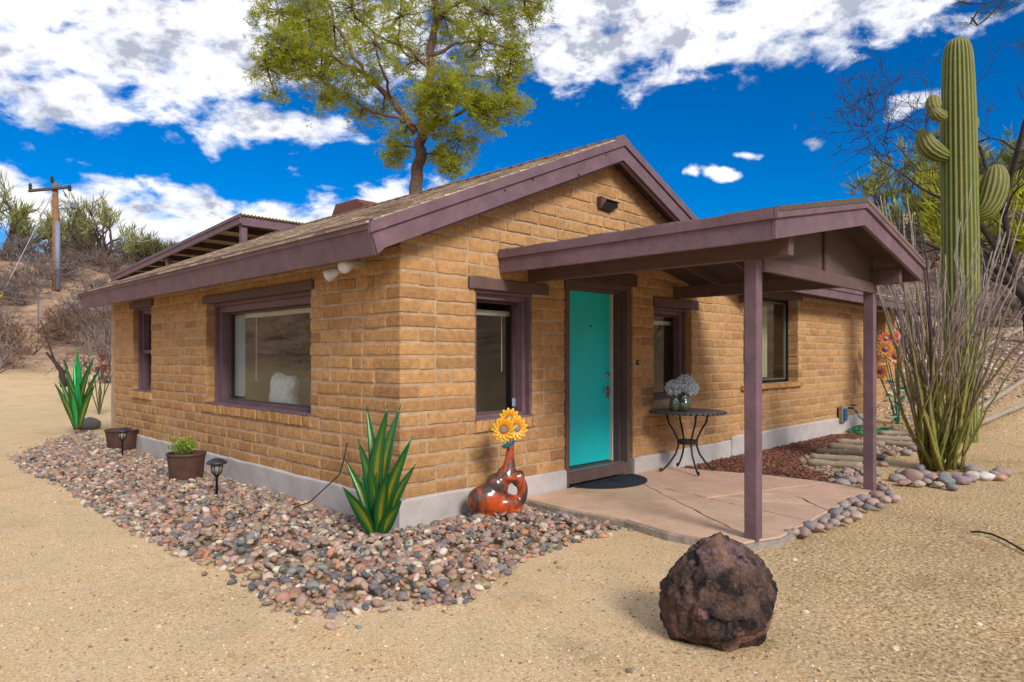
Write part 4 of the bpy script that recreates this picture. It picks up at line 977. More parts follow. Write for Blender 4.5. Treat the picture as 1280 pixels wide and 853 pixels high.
# ceramic vase with a hole ------------------------------------------------
vb = P(621, 6.0, 0); vang = Vector((.85, -.52, 0)).normalized(); vdep = Vector((.52, .85, 0))
kx = 6.0/F/.97
def vpt(px, py, d=0): return vb+vang*((px-621)*kx)+Vector((0, 0, (643-py)*6.0/F+.065))+vdep*d
def ell(mb, c, a, b_, d, rot=0):
    tvv, tff = ico(3); vs = []
    for q in tvv:
        x, z, y = q[0]*a, q[2]*b_, q[1]*d; x, z = x*math.cos(rot)-z*math.sin(rot), x*math.sin(rot)+z*math.cos(rot); vs.append(Vector(c)+vang*x+Vector((0, 0, z))+vdep*y)
    mb.add(vs, [tuple(t) for t in tff])
m = MB()
ell(m, vpt(609, 624), .185, .135, .115, .12); ell(m, vpt(627, 631), .19, .095, .105)
pts = [vpt(640+13.5*math.cos(a), 616+18.5*math.sin(a)) for a in [i*2*math.pi/28 for i in range(29)]]
m.tube(pts, [.050]*29, 14)
ell(m, vpt(621, 608), .10, .115, .095, .6); ell(m, vpt(632, 596), .085, .085, .08, .9); ell(m, vpt(648, 600), .05, .08, .06, -.4); ell(m, vpt(640, 640), .10, .04, .09)
m.tube([vpt(634, 600), vpt(636, 588), vpt(637, 577), vpt(637.5, 565), vpt(638, 556)], [.095, .066, .046, .037, .038], 16)
m.tube([vpt(650, 638), vpt(620, 641), vpt(597, 638)], [.045, .06, .06], 12)
gz = mat('glazed_ceramic', (.060, .034, .026), rough=.2, spec=.6, coat=.6, col2=(.60, .085, .014), vscale=3.4)
for n_ in gz.node_tree.nodes:
    if n_.type == 'MAP_RANGE': n_.inputs[1].default_value = .48; n_.inputs[2].default_value = .66
    if n_.type == 'TEX_NOISE': n_.inputs['Distortion'].default_value = 1.2; n_.inputs['Detail'].default_value = 3
vz_ = m.build('ceramic_vase', gz, smooth=True)
rm = vz_.modifiers.new('remesh', 'REMESH'); rm.mode = 'VOXEL'; rm.voxel_size = .009; rm.use_smooth_shade = True
smo = vz_.modifiers.new('smooth', 'SMOOTH'); smo.iterations = 18; smo.factor = .6
tag(vz_, 'brown and orange glazed ceramic vase with a round hole, on the pebbles by the wall', 'vase')
# three metal sunflowers and their leaf in the vase
def flower(e_, c, nrm, r0, npet, cpet, ctip, ccen, pname='petal', cr_=.36, up=Vector((0, 0, 1))):
    nrm = nrm.normalized(); u = nrm.cross(up).normalized(); v = u.cross(nrm).normalized(); m = MB()
    for layer, (rr_, of) in enumerate(((1, 0), (.8, .5))):
        for k in range(npet):
            a = 2*math.pi*(k+of)/npet; d = u*math.cos(a)+v*math.sin(a); s = nrm.cross(d); w_ = r0*rr_*2.5/npet
            b0 = c+d*r0*.28*rr_; vs = [b0-s*w_*.5, b0+s*w_*.5, c+d*r0*.7*rr_+s*w_*.9+nrm*r0*.12, c+d*r0*.93*rr_+s*w_*.5+nrm*r0*(.04+.1*layer), c+d*r0*rr_+nrm*r0*(.02+.1*layer), c+d*r0*.93*rr_-s*w_*.5+nrm*r0*(.04+.1*layer), c+d*r0*.7*rr_-s*w_*.9+nrm*r0*.12]
            m.add(vs, [(0, 1, 2, 3, 4, 5, 6)], [ctip, ctip]+[cpet]*5)
    pe = m.build(pname, M['paint'], e_, cols=True)
    m = MB(); n = 16
    for (rr_, h, col) in ((cr_, .10, ctip), (cr_*.72, .16, ccen)):
        m.add([c+nrm*r0*h]+[c+(u*math.cos(2*math.pi*k/n)+v*math.sin(2*math.pi*k/n))*r0*rr_+nrm*r0*(h-.03) for k in range(n)]+[c+(u*math.cos(2*math.pi*k/n)+v*math.sin(2*math.pi*k/n))*r0*rr_ for k in range(n)], [(0, k+1, (k+1) % n+1) for k in range(n)]+[(k+1, (k+1) % n+1, n+1+(k+1) % n, n+1+k) for k in range(n)], col)
    m.build('flower_centre', M['paint'], e_, cols=True)
M['paint'] = mat('enamel_paint', vcol=True, rough=.35, spec=.5)
YEL, RED = (.80, .46, .008), (.42, .05, .02)
fl1 = [(630, 537, 15.5, -.06, 'yellow metal sunflower with a grey centre, at left in the ceramic vase'), (645, 535, 15.5, -.0, 'yellow metal sunflower at the right in the ceramic vase'), (637, 524, 14.5, .06, 'yellow metal sunflower behind and above the two others in the ceramic vase')]
for (px, py, rp, dd, lb) in fl1:
    c_ = PZ(px, py, 5.95+dd); e_ = empty('metal_sunflower', (c_.x, c_.y, c_.z), lb, 'metal flower', 'metal sunflowers in the ceramic vase')
    flower(e_, c_, -fw3+rt3*(-.15 if px < 635 else .2)+Vector((0, 0, .1)), rp*5.95/F, 13, YEL, RED, (.20, .24, .16))
    m = MB(); top = vpt(638, 558); m.tube([c_+fw3*.012, c_*.5+top*.5+Vector((0, 0, -.01)), top+Vector((0, 0, -.15))], .004, 6); m.build('stem', M['dark'], e_)
c_ = PZ(637, 556, 5.9); m = MB()
m.add([c_+rt3*x+Vector((0, 0, z_))+fw3*d for x, z_, d in ((-.075, -.01, .0), (-.04, .012, -.02), (.0, .02, -.01), (.045, .04, 0), (.04, .005, .01), (-.01, -.022, 0), (-.05, -.035, 0))], [(0, 1, 2, 5, 6), (2, 3, 4, 5)], [(.0, .25, .2)]*3+[(.02, .05, .3)]*2+[(.03, .05, .10)]*2)
o = m.build('metal_leaf', M['paint'], cols=True); o.modifiers.new('s', 'SOLIDIFY').thickness = .004; tag(o, 'small blue and green metal leaf at the mouth of the ceramic vase', 'metal leaf')

# planters, path lamps ------------------------------------------------
M['terra'] = mat('brown_resin_pot', (.085, .042, .032), rough=.6, var=.3, vscale=9, bump=.4, bscale=40)
def pot(c, r0, h, label, plant):
    e_ = empty('planter_pot', c, label, 'planter'); m = MB(); n = 48; prof = [(.80, 0), (.86, .3), (.92, .7), (.955, .9)]
    vs = []; 
    for k, z in prof:
        for i in range(n): 
            rr_ = r0*k*(1-.02*(i % 4 == 0)); vs.append((c[0]+rr_*math.cos(2*math.pi*i/n), c[1]+rr_*math.sin(2*math.pi*i/n), c[2]+z*h))
    m.add(vs, [(j*n+i, j*n+(i+1) % n, (j+1)*n+(i+1) % n, (j+1)*n+i) for j in range(3) for i in range(n)]); m.build('pot_body', M['terra'], e_, smooth=False)
    m = MB(); m.lathe((c[0], c[1], c[2]+h*.88), [(r0*.95, 0), (r0*1.0, .01), (r0*1.01, h*.1), (r0*.97, h*.12), (r0*.92, h*.11), (r0*.92, -.01)], 48); m.build('rim', M['terra'], e_, smooth=True)
    m = MB(); m.lathe((c[0], c[1], c[2]+h*.84), [(r0*.93, 0), (r0*.5, .012), (.001, .02)], 24); m.build('potting_soil', mat('soil_dark', (.06, .045, .03), rough=1, bump=.6), e_)
    return e_
p1 = P(233, 7.75, .04); pot(p1, .21, .32, 'brown round planter pot with a small green plant, between the two path lamps', 1)
p2 = P(153, 10.35, .05); pot(p2, .24, .30, 'brown round planter pot without a plant, at the far end by the side wall', 0)
pt_ = empty('potted_herb', (p1.x, p1.y, p1.z+.28), 'bright green feathery herb growing in the brown planter pot', 'plant')
m = MB(); lp, lsz, lrt, lcl = [], [], [], []
r_ = random.Random(9)
for i in range(34):
    a = r_.uniform(0, 6.3); rr_ = r_.uniform(0, .09); b0 = Vector((p1.x-.03+rr_*math.cos(a), p1.y+rr_*math.sin(a), p1.z+.28)); t = b0+Vector((r_.gauss(0, .05), r_.gauss(0, .05), r_.uniform(.1, .22)))
    m.tube([b0, (b0+t)/2+Vector((r_.gauss(0, .01), 0, 0)), t], [.003, .002, .001], 4)
    for j in range(26):
        q = b0.lerp(t, r_.uniform(.25, 1)); lp.append(q+Vector((r_.gauss(0, .012), r_.gauss(0, .012), 0))); lsz.append((.018, .04, .03)); lrt.append((r_.uniform(-.5, 1.8), r_.uniform(-.6, .6), r_.uniform(0, 6.3))); k = r_.uniform(.6, 1.3); lcl.append((.30*k, .40*k, .05*k))
m.build('stem', mat('herb_stem', (.10, .16, .03)), pt_); scatter('foliage', lv, lf, lp, lsz, lrt, lcl, M['leaf'], pt_, smooth=False)
def plamp(px, Y, h, label):
    c = P(px, Y, .04); e_ = empty('path_lamp', c, label, 'path lamp', 'solar path lamps in the pebble bed')
    m = MB(); m.lathe(c, [(.012, -.02), (.013, h-.19), (.03, h-.165), (.045, h-.145)], 12); m.build('stake', M['dark'], e_, smooth=True)
    m = MB(); m.lathe((c.x, c.y, c.z+h-.145), [(.040, 0), (.058, .095), (.050, .095), (.035, .005)], 20); m.build('lens', mat('frosted_lens', (.45, .42, .36), rough=.25, trans=.4), e_, smooth=True)
    m = MB()
    for k in range(8):
        a = 2*math.pi*k/8; m.tube([(c.x+.045*math.cos(a), c.y+.045*math.sin(a), c.z+h-.147), (c.x+.062*math.cos(a), c.y+.062*math.sin(a), c.z+h-.05)], .0035, 5)
    m.build('cage', M['dark'], e_)
    m = MB(); m.lathe((c.x, c.y, c.z+h-.052), [(.092, 0), (.10, .006), (.094, .020), (.065, .040), (.04, .052), (.001, .055)], 28); m.build('cap', mat('lamp_cap', (.035, .028, .045), rough=.45, spec=.5), e_, smooth=True)
plamp(271, 6.80, .39, 'dark solar path lamp in the pebbles, right of the planted pot'); plamp(153, 9.45, .42, 'dark solar path lamp standing in front of the empty pot')

# flower stakes by the wing wall
fs_ = empty('flower_stake', P(1124, 13.2, .05), 'tall metal flower stake with orange and yellow blooms by the wing wall', 'garden sculpture')
m = MB(); b0 = P(1123, 13.2, .0)
bl = [(1107, 424, .10, 11), (1106, 437, -.05, 13), (1121, 420, .05, 9), (1119, 446, -.1, 14), (1094, 453, 0, 10), (1100, 465, -.08, 12), (1121, 432, .1, 8)]
for (px, py, dd, rp) in bl:
    t = PZ(px, py, 13.2+dd); m.tube([b0, b0.lerp(t, .45)+rt3*.04, b0.lerp(t, .8)-rt3*.01, t], [.014, .011, .009, .006], 6)
m.build('stem', mat('teal_stem', (.02, .10, .06), rough=.5), fs_)
for i, (px, py, dd, rp) in enumerate(bl):
    flower(fs_, PZ(px, py, 13.15+dd), -fw3+rt3*rnd.uniform(-.4, .4)+Vector((0, 0, .2)), rp*13.2/F*.8, 10, (.65, .25, .01) if i % 2 else (.62, .12, .01), (.30, .03, .02), (.10, .02, .08), pname='bloom')
M['teal'] = mat('dark_teal', (.012, .10, .07), rough=.4, metal=.3)
for (px, py, s) in ((1112, 478, 1), (1122, 472, 1), (1126, 500, 1.3), (1121, 506, 1.2), (1128, 487, 1), (1110, 495, .8), (1117, 520, .9)):
    c_ = PZ(px, py, 13.15); a = rnd.uniform(-1, 1); d = (rt3*math.cos(a)+Vector((0, 0, math.sin(a)))); s2 = (rt3*-math.sin(a)+Vector((0, 0, math.cos(a))))
    m = MB(); m.add([c_-d*.09*s, c_-s2*.045*s-fw3*.02, c_+d*.10*s, c_+s2*.045*s-fw3*.02], [(0, 1, 2, 3)]); m.build('metal_leaf', M['teal'], fs_)

# ------------------------------------------------------------------ plants
def grow(segs, tips, p, d, L, r0, depth, rg, kids=(2, 4), spread=.6, up=.15, wob=.18, shrink=.68, rs2=.6, nseg=3, minr=.003):
    q = p; dd = d.normalized(); pts = [p]
    for i in range(nseg):
        dd = (dd+Vector((rg.gauss(0, wob), rg.gauss(0, wob), rg.gauss(0, wob)+up*.3))).normalized(); q2 = q+dd*(L/nseg)
        ra = max(r0*(1-(1-rs2)*i/nseg), minr); rb = max(r0*(1-(1-rs2)*(i+1)/nseg), minr); segs.append((q, q2, ra, rb)); q = q2; pts.append(q)
    if depth == 0:
        tips.append((q, dd)); return
    if depth == 1: tips.append((pts[-2], dd))
    for k in range(rg.randint(*kids)):
        ax = Vector((rg.gauss(0, 1), rg.gauss(0, 1), rg.gauss(0, 1))); ax = (ax-dd*ax.dot(dd)).normalized()
        nd = (dd+ax*rg.uniform(.5, 1.2)*spread+Vector((0, 0, up))).normalized()
        o_ = pts[-1] if k == 0 else pts[rg.randint(1, nseg)]
        grow(segs, tips, o_, nd, L*shrink*rg.uniform(.75, 1.2), max(r0*rs2*rg.uniform(.7, 1), minr), depth-1, rg, kids, spread, up, wob, shrink, rs2, nseg, minr)
def segmesh(name, segs, m_, parent=None, n=4, col=None):
    m = MB(); 
    for (a, b_, ra, rb) in segs: m.tube([a, b_], [ra, rb], n if ra < .03 else 8, cap=False)
    return m.build(name, m_, parent, smooth=True)
def leaves(name, pts, size, col, parent, rg, per=6, spr=.15, asp=(.35, 1, 1), jitc=.35, m_=None, upright=False):
    ps, ss, rr, cc = [], [], [], []
    for (p, d) in pts:
        tone = rg.uniform(.8, 1.15)
        for k in range(per):
            s = size*rg.uniform(.6, 1.3); q = p+Vector((rg.gauss(0, spr), rg.gauss(0, spr), rg.gauss(0, spr))); ps.append(q[:]); ss.append((s*asp[0], s*asp[1], s*asp[2]))
            rr.append((rg.gauss(1.3, .5), 0, rg.uniform(0, 6.3)) if upright else (rg.uniform(0, 6.3), rg.uniform(0, 6.3), rg.uniform(0, 6.3)))
            kk = tone*rg.uniform(1-jitc, 1+jitc); cc.append((col[0]*kk*rg.uniform(.85, 1.2), col[1]*kk, col[2]*kk))
    return scatter(name, lv-np.array((0, .3, 0)), lf, ps, ss, rr, cc, m_ or M['leaf'], parent, smooth=False)
M['bark'] = mat('pine_bark', (.16, .10, .075), var=.35, vscale=9, bump=.9, bscale=14, rough=1, dist=.05)
M['twig'] = mat('bare_twig', (.115, .085, .080), var=.25, vscale=6, rough=.95)
M['darkbark'] = mat('mesquite_bark', (.050, .036, .034), var=.3, vscale=12, bump=.8, bscale=25, rough=1)

# big pine behind the house
def pine():
    Y = 20; rg = random.Random(4); e_ = empty('pine_tree', P(521, Y, 0), 'tall pine with a wide open yellow-green crown rising behind the roof', 'tree')
    segs = []; tips = []
    def path(pts, r0, r1, n=4):
        out = []
        for i in range(len(pts)-1):
            a, b_ = pts[i], pts[i+1]; 
            for j in range(n): out.append(a.lerp(b_, j/n)+Vector((rg.gauss(0, .04), rg.gauss(0, .04), 0)))
        out.append(pts[-1]); L = len(out)
        trunk.tube(out, [(r0+(r1-r0)*i/L)*(1+rg.uniform(-.05, .05)) for i in range(L)], 12); mids.extend(out)
        return out
    trunk = MB(); mids = []
    T = lambda px, py, d=0: PZ(px, py, Y+d)
    path([P(518, Y, 0), T(519, 250), T(524, 195), T(527, 165), T(533, 120), T(538, 70), T(545, 20), T(548, -60), T(552, -150)], .215, .05)
    limbs = [([T(520, 165), T(490, 125), T(455, 92), T(415, 70), T(370, 60, -.5)], .15), ([T(455, 92), T(430, 50), T(410, 10), T(395, -40)], .09), ([T(522, 158), T(498, 148), T(465, 140), T(430, 118, .6)], .08),
             ([T(530, 160), T(560, 148), T(590, 135, -.6), T(630, 130, -.8)], .08), ([T(536, 90), T(515, 62), T(480, 48, 1), T(440, 20, 1.4)], .09), ([T(538, 72), T(570, 55), T(605, 50), T(640, 62)], .08),
             ([T(545, 20), T(590, -5), T(640, -5), T(675, 5)], .08), ([T(545, 10), T(520, -40), T(480, -80)], .08), ([T(530, 130), T(545, 115, -1.2), T(560, 108, -2)], .07), ([T(526, 185), T(505, 183, .4), T(488, 188, .6)], .04), ([T(527, 190), T(550, 195), T(570, 205, -.3)], .04), ([T(548, -60), T(600, -90), T(650, -100)], .07), ([T(370, 60, -.5), T(345, 45, -.6), T(330, 70, -.6)], .05), ([T(534, 105), T(575, 95, 1.5), T(615, 95, 2)], .07), ([T(490, 125), T(480, 95, -1.2), T(470, 60, -1.8)], .06)]
    for pts, r0 in limbs:
        path(pts, r0*.72, .02)
    clumps = [(355, 60, 34, -.6, 60), (335, 85, 22, -.5, 26), (385, 25, 42, 0, 70), (420, 60, 34, .8, 40), (350, 15, 36, -.4, 50), (400, 95, 30, .2, 40), (440, 10, 44, .8, 60), (470, 55, 38, -1.4, 45), (430, 118, 30, .7, 34), (480, 135, 24, .3, 16), (500, 20, 42, 0, 46), (555, 20, 46, 0, 60), (610, 15, 46, .2, 70), (655, 12, 30, .4, 40), (600, 60, 36, 0, 44), (640, 68, 26, .5, 40), (635, 95, 24, .8, 34), (640, 132, 20, -.8, 30), (610, 145, 24, -.7, 34), (590, 120, 30, -.8, 50), (560, 110, 30, -1.8, 60), (530, 125, 24, -1.5, 34), (575, 175, 24, -.4, 30), (565, 208, 18, -.3, 30), (550, 195, 16, .2, 20), (496, 190, 20, .5, 34), (505, 165, 16, .3, 14), (545, 155, 20, -1.0, 26), (380, 70, 34, -.4, 50), (455, 95, 22, -.6, 20), (520, 75, 30, 1.2, 30), (345, 120, 12, -.4, 8), (400, 125, 18, .2, 14), (450, 148, 16, .4, 10), (480, -60, 60, 0, 70), (560, -80, 60, 0, 70), (640, -60, 50, 0, 50), (400, -50, 50, 0, 60)]
    s0 = Y/F
    for (px, py, rp, dd, n) in clumps:
        c = T(px, py, dd); rr_ = rp*s0*1.12; n = int(n*1.2)
        near = min(mids, key=lambda q: (q-c).length)
        m1 = near.lerp(c, .5)+Vector((0, 0, -.1)); segs.append((near, m1, .035, .025)); segs.append((m1, c, .025, .015))
        for k in range(n):
            v = Vector((rg.gauss(0, 1), rg.gauss(0, 1), rg.gauss(0, .8))).normalized()*rr_*rg.uniform(.35, 1.0); q = c+v
            if k % 2 == 0: mid = c.lerp(q, .45)+Vector((rg.gauss(0, .08), rg.gauss(0, .08), rg.gauss(0, .08))); segs.append((c, mid, .014, .010)); segs.append((mid, q, .010, .005))
            tips.append((q, v.normalized()))
    trunk.build('trunk', M['bark'], e_, smooth=True); segmesh('branch', segs, M['bark'], e_)
    ps, ss, rr, cc = [], [], [], []
    for (p, d) in tips:
        tone = rg.uniform(.75, 1.15)
        for k in range(7):
            c = p+Vector((rg.gauss(0, .12), rg.gauss(0, .13), rg.gauss(0, .10))); kk = tone*rg.uniform(.8, 1.2)
            for j in range(8):
                s = rg.uniform(.10, .17); ps.append(c[:]); ss.append((s*.20, s, s)); rr.append((rg.uniform(0, 6.3), rg.uniform(0, 6.3), rg.uniform(0, 6.3))); cc.append((.44*kk, .46*kk, .035*kk))
    scatter('crown', lv, lf, ps, ss, rr, cc, mat('pine_needles', vcol=True, rough=.6, trans=.5), e_, smooth=False)
pine()

# saguaro ------------------------------------------------
def saguaro():
    Y = 11.6; e_ = empty('saguaro_cactus', P(1201, Y, terr(*P(1201, Y)[:2])), 'tall ribbed saguaro cactus with short rounded arms at the right', 'cactus')
    mt_ = mat('saguaro_skin', vcol=True, rough=.7, var=.15, vscale=7, bump=.3, bscale=40)
    def rib(pts, rad, nr, name, parent):
        pts = [Vector(p) for p in pts]; m_ = len(pts); n = nr*6; vs = []; cs_ = []; u = None
        for i, p in enumerate(pts):
            t = (pts[min(i+1, m_-1)]-pts[max(i-1, 0)]).normalized()
            if u is None: u = t.cross(Vector((0, 1, .1))).normalized()
            u = (u-t*u.dot(t)).normalized(); v = t.cross(u)
            for k in range(n):
                a = 2*math.pi*k/n; ph = (1+math.cos(nr*a))/2; amp = .10; r_ = .95*rad[i]*(1-amp+amp*ph**.7*1.0)
                r_ *= 1+.01*noise.noise(p*4+Vector((a, 0, 0)))
                vs.append(p+(u*math.cos(a)+v*math.sin(a))*r_)
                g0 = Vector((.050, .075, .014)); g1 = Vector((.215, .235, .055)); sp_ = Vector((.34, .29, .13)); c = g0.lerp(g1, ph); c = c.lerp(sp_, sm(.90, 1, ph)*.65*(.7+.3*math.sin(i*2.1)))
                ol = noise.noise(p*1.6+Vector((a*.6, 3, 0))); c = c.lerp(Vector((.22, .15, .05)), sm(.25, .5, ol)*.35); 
                if i > m_-7: c = c.lerp(Vector((.25, .19, .08)), .35)
                cs_.append(tuple(c))
        fs = [(i*n+k, i*n+(k+1) % n, (i+1)*n+(k+1) % n, (i+1)*n+k) for i in range(m_-1) for k in range(n)]+[tuple(range((m_-1)*n, m_*n))]
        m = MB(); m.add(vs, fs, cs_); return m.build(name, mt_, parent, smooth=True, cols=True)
    s0 = Y/F
    pts, rad = [], []; prof = [(48, 2), (50, 9), (54, 13), (60, 15.5), (72, 17.5), (100, 19), (150, 20.5), (200, 21), (250, 21.3), (300, 21.8), (360, 21.5), (430, 20), (480, 18.5), (530, 18), (560, 18)]
    y = 560
    ys_ = [560, 530, 500, 470, 440, 410, 380, 350, 320, 290, 260, 230, 200, 170, 145, 120, 100, 85, 72, 65, 60, 56.5, 54, 51.5, 50, 48.7, 48]
    for y in ys_:
        for (a, ra), (b_, rb) in zip(prof, prof[1:]):
            if a <= y <= b_: rr_ = ra+(rb-ra)*(y-a)/(b_-a); break
        pts.append(PZ(1197+(y-48)*.012, y, Y)); rad.append(rr_*s0)
    rib(pts, rad, 22, 'trunk', e_)
    def arm(pl, rl, nr=14):
        q = [PZ(px, py, Y+d) for px, py, d in pl]; rib(q, [r*s0 for r in rl], nr, 'arm', e_)
    arm([(1188, 196, 0), (1180, 195, -.02), (1172, 192, -.05), (1164, 187, -.05), (1158, 181, -.05), (1155, 174, -.05), (1153, 169, -.05), (1151.5, 165, -.05), (1151, 162, -.05), (1150.6, 160.5, -.05)], [4, 9, 11.5, 12.5, 12.2, 11, 9, 6, 3, .5])
    arm([(1212, 270, 0), (1222, 270, -.05), (1230, 266, -.1), (1236, 256, -.1), (1240, 245, -.1), (1243, 233, -.1), (1244.5, 222, -.1), (1245, 214, -.1), (1245, 209, -.1), (1245, 206.5, -.1), (1245, 205.7, -.1)], [5, 10, 13, 15.5, 16.5, 16.5, 15, 12, 8.5, 4, .5], 16)
    arm([(1182, 142, -.25), (1176, 142, -.35), (1169, 141, -.35), (1167, 134, -.35), (1166.5, 128, -.3), (1166, 122.5, -.3), (1166, 119.7, -.3), (1166, 118.6, -.3)], [3, 5, 8, 9.2, 9.2, 7, 4, .5], 12)
    arm([(1182, 146, -.3), (1176, 146, -.42), (1171, 144, -.5), (1168.5, 141, -.54), (1166.5, 138, -.55), (1165.8, 136, -.55)], [3, 6, 7.5, 7, 4.5, .5], 12)
    arm([(1212, 166, .05), (1216, 163, .1), (1217.5, 156, .1), (1218, 149, .1), (1218, 146, .1), (1218, 145, .1)], [3, 5, 6, 5, 3, .4], 12)
saguaro()

# ocotillo ------------------------------------------------
def ocotillo():
    rg = random.Random(12); b0 = G(1172, 586, .02); Y0 = 8.45; e_ = empty('ocotillo_bush', b0, 'large leafless spiny ocotillo bush fanning up inside a ring of stones', 'shrub')
    mt_ = mat('ocotillo_stem', vcol=True, rough=.95, bump=.8, bscale=70, var=.35, vscale=20, dist=.02)
    s0 = Y0/F; m = MB(); th = MB()
    for i in range(60):
        big = i < 36
        tx = rg.uniform(1080, 1305) if big else rg.uniform(1092, 1275); ty = rg.uniform(225, 350) if big else rg.uniform(300, 400)
        if i < 9: ty = rg.uniform(200, 270); tx = rg.choice([1095, 1130, 1150, 1185, 1215, 1230, 1262, 1290, 1110])+rg.uniform(-12, 12)
        dd = rg.gauss(0, .75) if tx > 1125 else rg.gauss(0, .2); bx = (tx-1172)*.16+rg.gauss(0, 5); b1 = b0+rt3*(bx*s0)+fw3*rg.gauss(0, .10)
        tip = b0+rt3*((tx-1172)*s0)+fw3*dd+Vector((0, 0, (586-ty)*s0)); n = 14; pts = []; rad = []; cl = []
        bend = rg.uniform(-.12, .45); side = rg.gauss(0, .10); r0 = rg.uniform(.014, .025) if big else rg.uniform(.008, .014)
        for j in range(n+1):
            t = j/n; hx_ = t**(1+bend); p = Vector((b1.x+(tip.x-b1.x)*hx_, b1.y+(tip.y-b1.y)*hx_, b1.z+(tip.z-b1.z)*t)); p += rt3*side*math.sin(t*5)+Vector((rg.gauss(0, .012), rg.gauss(0, .012), 0)); pts.append(p); rad.append(r0*(1-.86*t)+.0025)
            gcol = Vector((.24, .23, .05)); bcol = Vector((.26, .20, .13)); gy = Vector((.38, .33, .29)); c = gcol.lerp(bcol, sm(.2, .65, t+rg.gauss(0, .12))); c = c.lerp(gy, sm(.45, .95, t)*.8); cl += [tuple(c)]*6
        m.tube(pts, rad, 6, cl)
        nb = rg.randint(2, 5) if big else rg.randint(0, 2)
        for k in range(nb):
            j0 = rg.randint(4, n-3); p = pts[j0]; d = (pts[j0+1]-pts[j0-1]).normalized(); d = (d+Vector((rg.gauss(0, .22), rg.gauss(0, .22), .1))).normalized(); L = rg.uniform(.3, .85); q = [p]; 
            for t in range(6): d = (d+Vector((rg.gauss(0, .05), rg.gauss(0, .05), .05))).normalized(); q.append(q[-1]+d*L/6)
            m.tube(q, [rad[j0]*.6*(1-.15*t)+.0015 for t in range(7)], 5, [(.26, .22, .235)]*35)
        for j in range(40):
            t = rg.uniform(.05, 1)*n; j0 = min(int(t), n-1); p = pts[j0].lerp(pts[j0+1], t-j0); v = Vector((rg.gauss(0, 1), rg.gauss(0, 1), rg.gauss(0, .4))).normalized(); r1 = rad[j0]
            th.tube([p+v*r1*.7, p+v*(r1+rg.uniform(.012, .03))], [.0022, .0006], 3, cap=False)
    # long arching stem reaching left over the porch
    for (pl, r0) in (([(1160, 560, 0), (1152, 430, -.2), (1149, 360, -.2), (1140, 300, -.25), (1120, 235, -.3), (1098, 208, -.3), (1075, 186, -.3)], .015), ([(1165, 560, 0), (1156, 420, -.1), (1150, 340, -.1), (1138, 270, -.15), (1125, 225, -.2), (1105, 205, -.2)], .013)):
        q = [b0.lerp(b0, 0)+rt3*((px-1172)*s0)+fw3*d+Vector((0, 0, (586-py)*s0)) for px, py, d in pl]; m.tube(q, [r0*(1-.13*i) for i in range(len(q))], 6, [(.09, .07, .07)]*(6*len(q)))
    m.build('stem', mt_, e_, smooth=True, cols=True); th.build('thorn', mat('thorn', (.30, .26, .24), rough=.9), e_)
ocotillo()

# bare mesquite behind the saguaro
def bare_tree(px, Y, label, trunk, H_, seed, name='mesquite_tree', lean=None, depth=5, r0=.16, L=1.6, spread=.75, mt_=None, kids=(2, 3), shrink=.74, minr=.006):
    rg = random.Random(seed); p = P(px, Y); p.z = terr(p.x, p.y)-.05; e_ = empty(name, p, label, 'tree'); segs, tips = [], []
    if trunk:
        for path in trunk:
            for (a, ra), (b_, rb) in zip(path, path[1:]): segs.append((a, b_, ra, rb))
            q, rq = path[-1]; d = (path[-1][0]-path[-2][0]); grow(segs, tips, q, d, L, rq, depth-1, rg, kids, spread, .05, .2, shrink, .6, 3, minr)
            for (q, rq) in path[1:-1]:
                grow(segs, tips, q, Vector((rg.gauss(0, 1), rg.gauss(0, 1), .8)), L*.8, rq*.45, depth-2, rg, kids, spread, .05, .2, shrink, .6, 3, minr)
    else: grow(segs, tips, p, lean or Vector((0, 0, 1)), L, r0, depth, rg, kids, spread, .1, .2, shrink, .62, 3, minr)
    segmesh('branches', segs, mt_ or M['darkbark'], e_, 4); return e_, tips, rg
Yt = 16.0
tp = lambda px, py, d=0: PZ(px, py, Yt+d)
b0 = P(1288, Yt); b0.z = terr(b0.x, b0.y)-.1
bare_tree(1288, Yt, 'leafless dark mesquite tree with thorny branching behind the saguaro', [
    [(b0, .11), (tp(1282, 372), .095), (tp(1262, 335), .08), (tp(1235, 295, .3), .06), (tp(1212, 262, .4), .05), (tp(1195, 235, .5), .05)],
    [(tp(1276, 360), .085), (tp(1262, 310), .075), (tp(1256, 270), .065), (tp(1258, 240), .06), (tp(1272, 190, -.4), .06), (tp(1282, 150, -.6), .05)],
    [(tp(1282, 372), .12), (tp(1240, 330, -.5), .09), (tp(1195, 318, -.6), .05)],
    [(tp(1256, 270), .07), (tp(1238, 225, .8), .05), (tp(1225, 185, 1.2), .035)],
    [(tp(1212, 262, .4), .05), (tp(1180, 250, .9), .035), (tp(1150, 235, 1.1), .025)]], 0, 5, depth=6, L=1.25, minr=.006, shrink=.78)

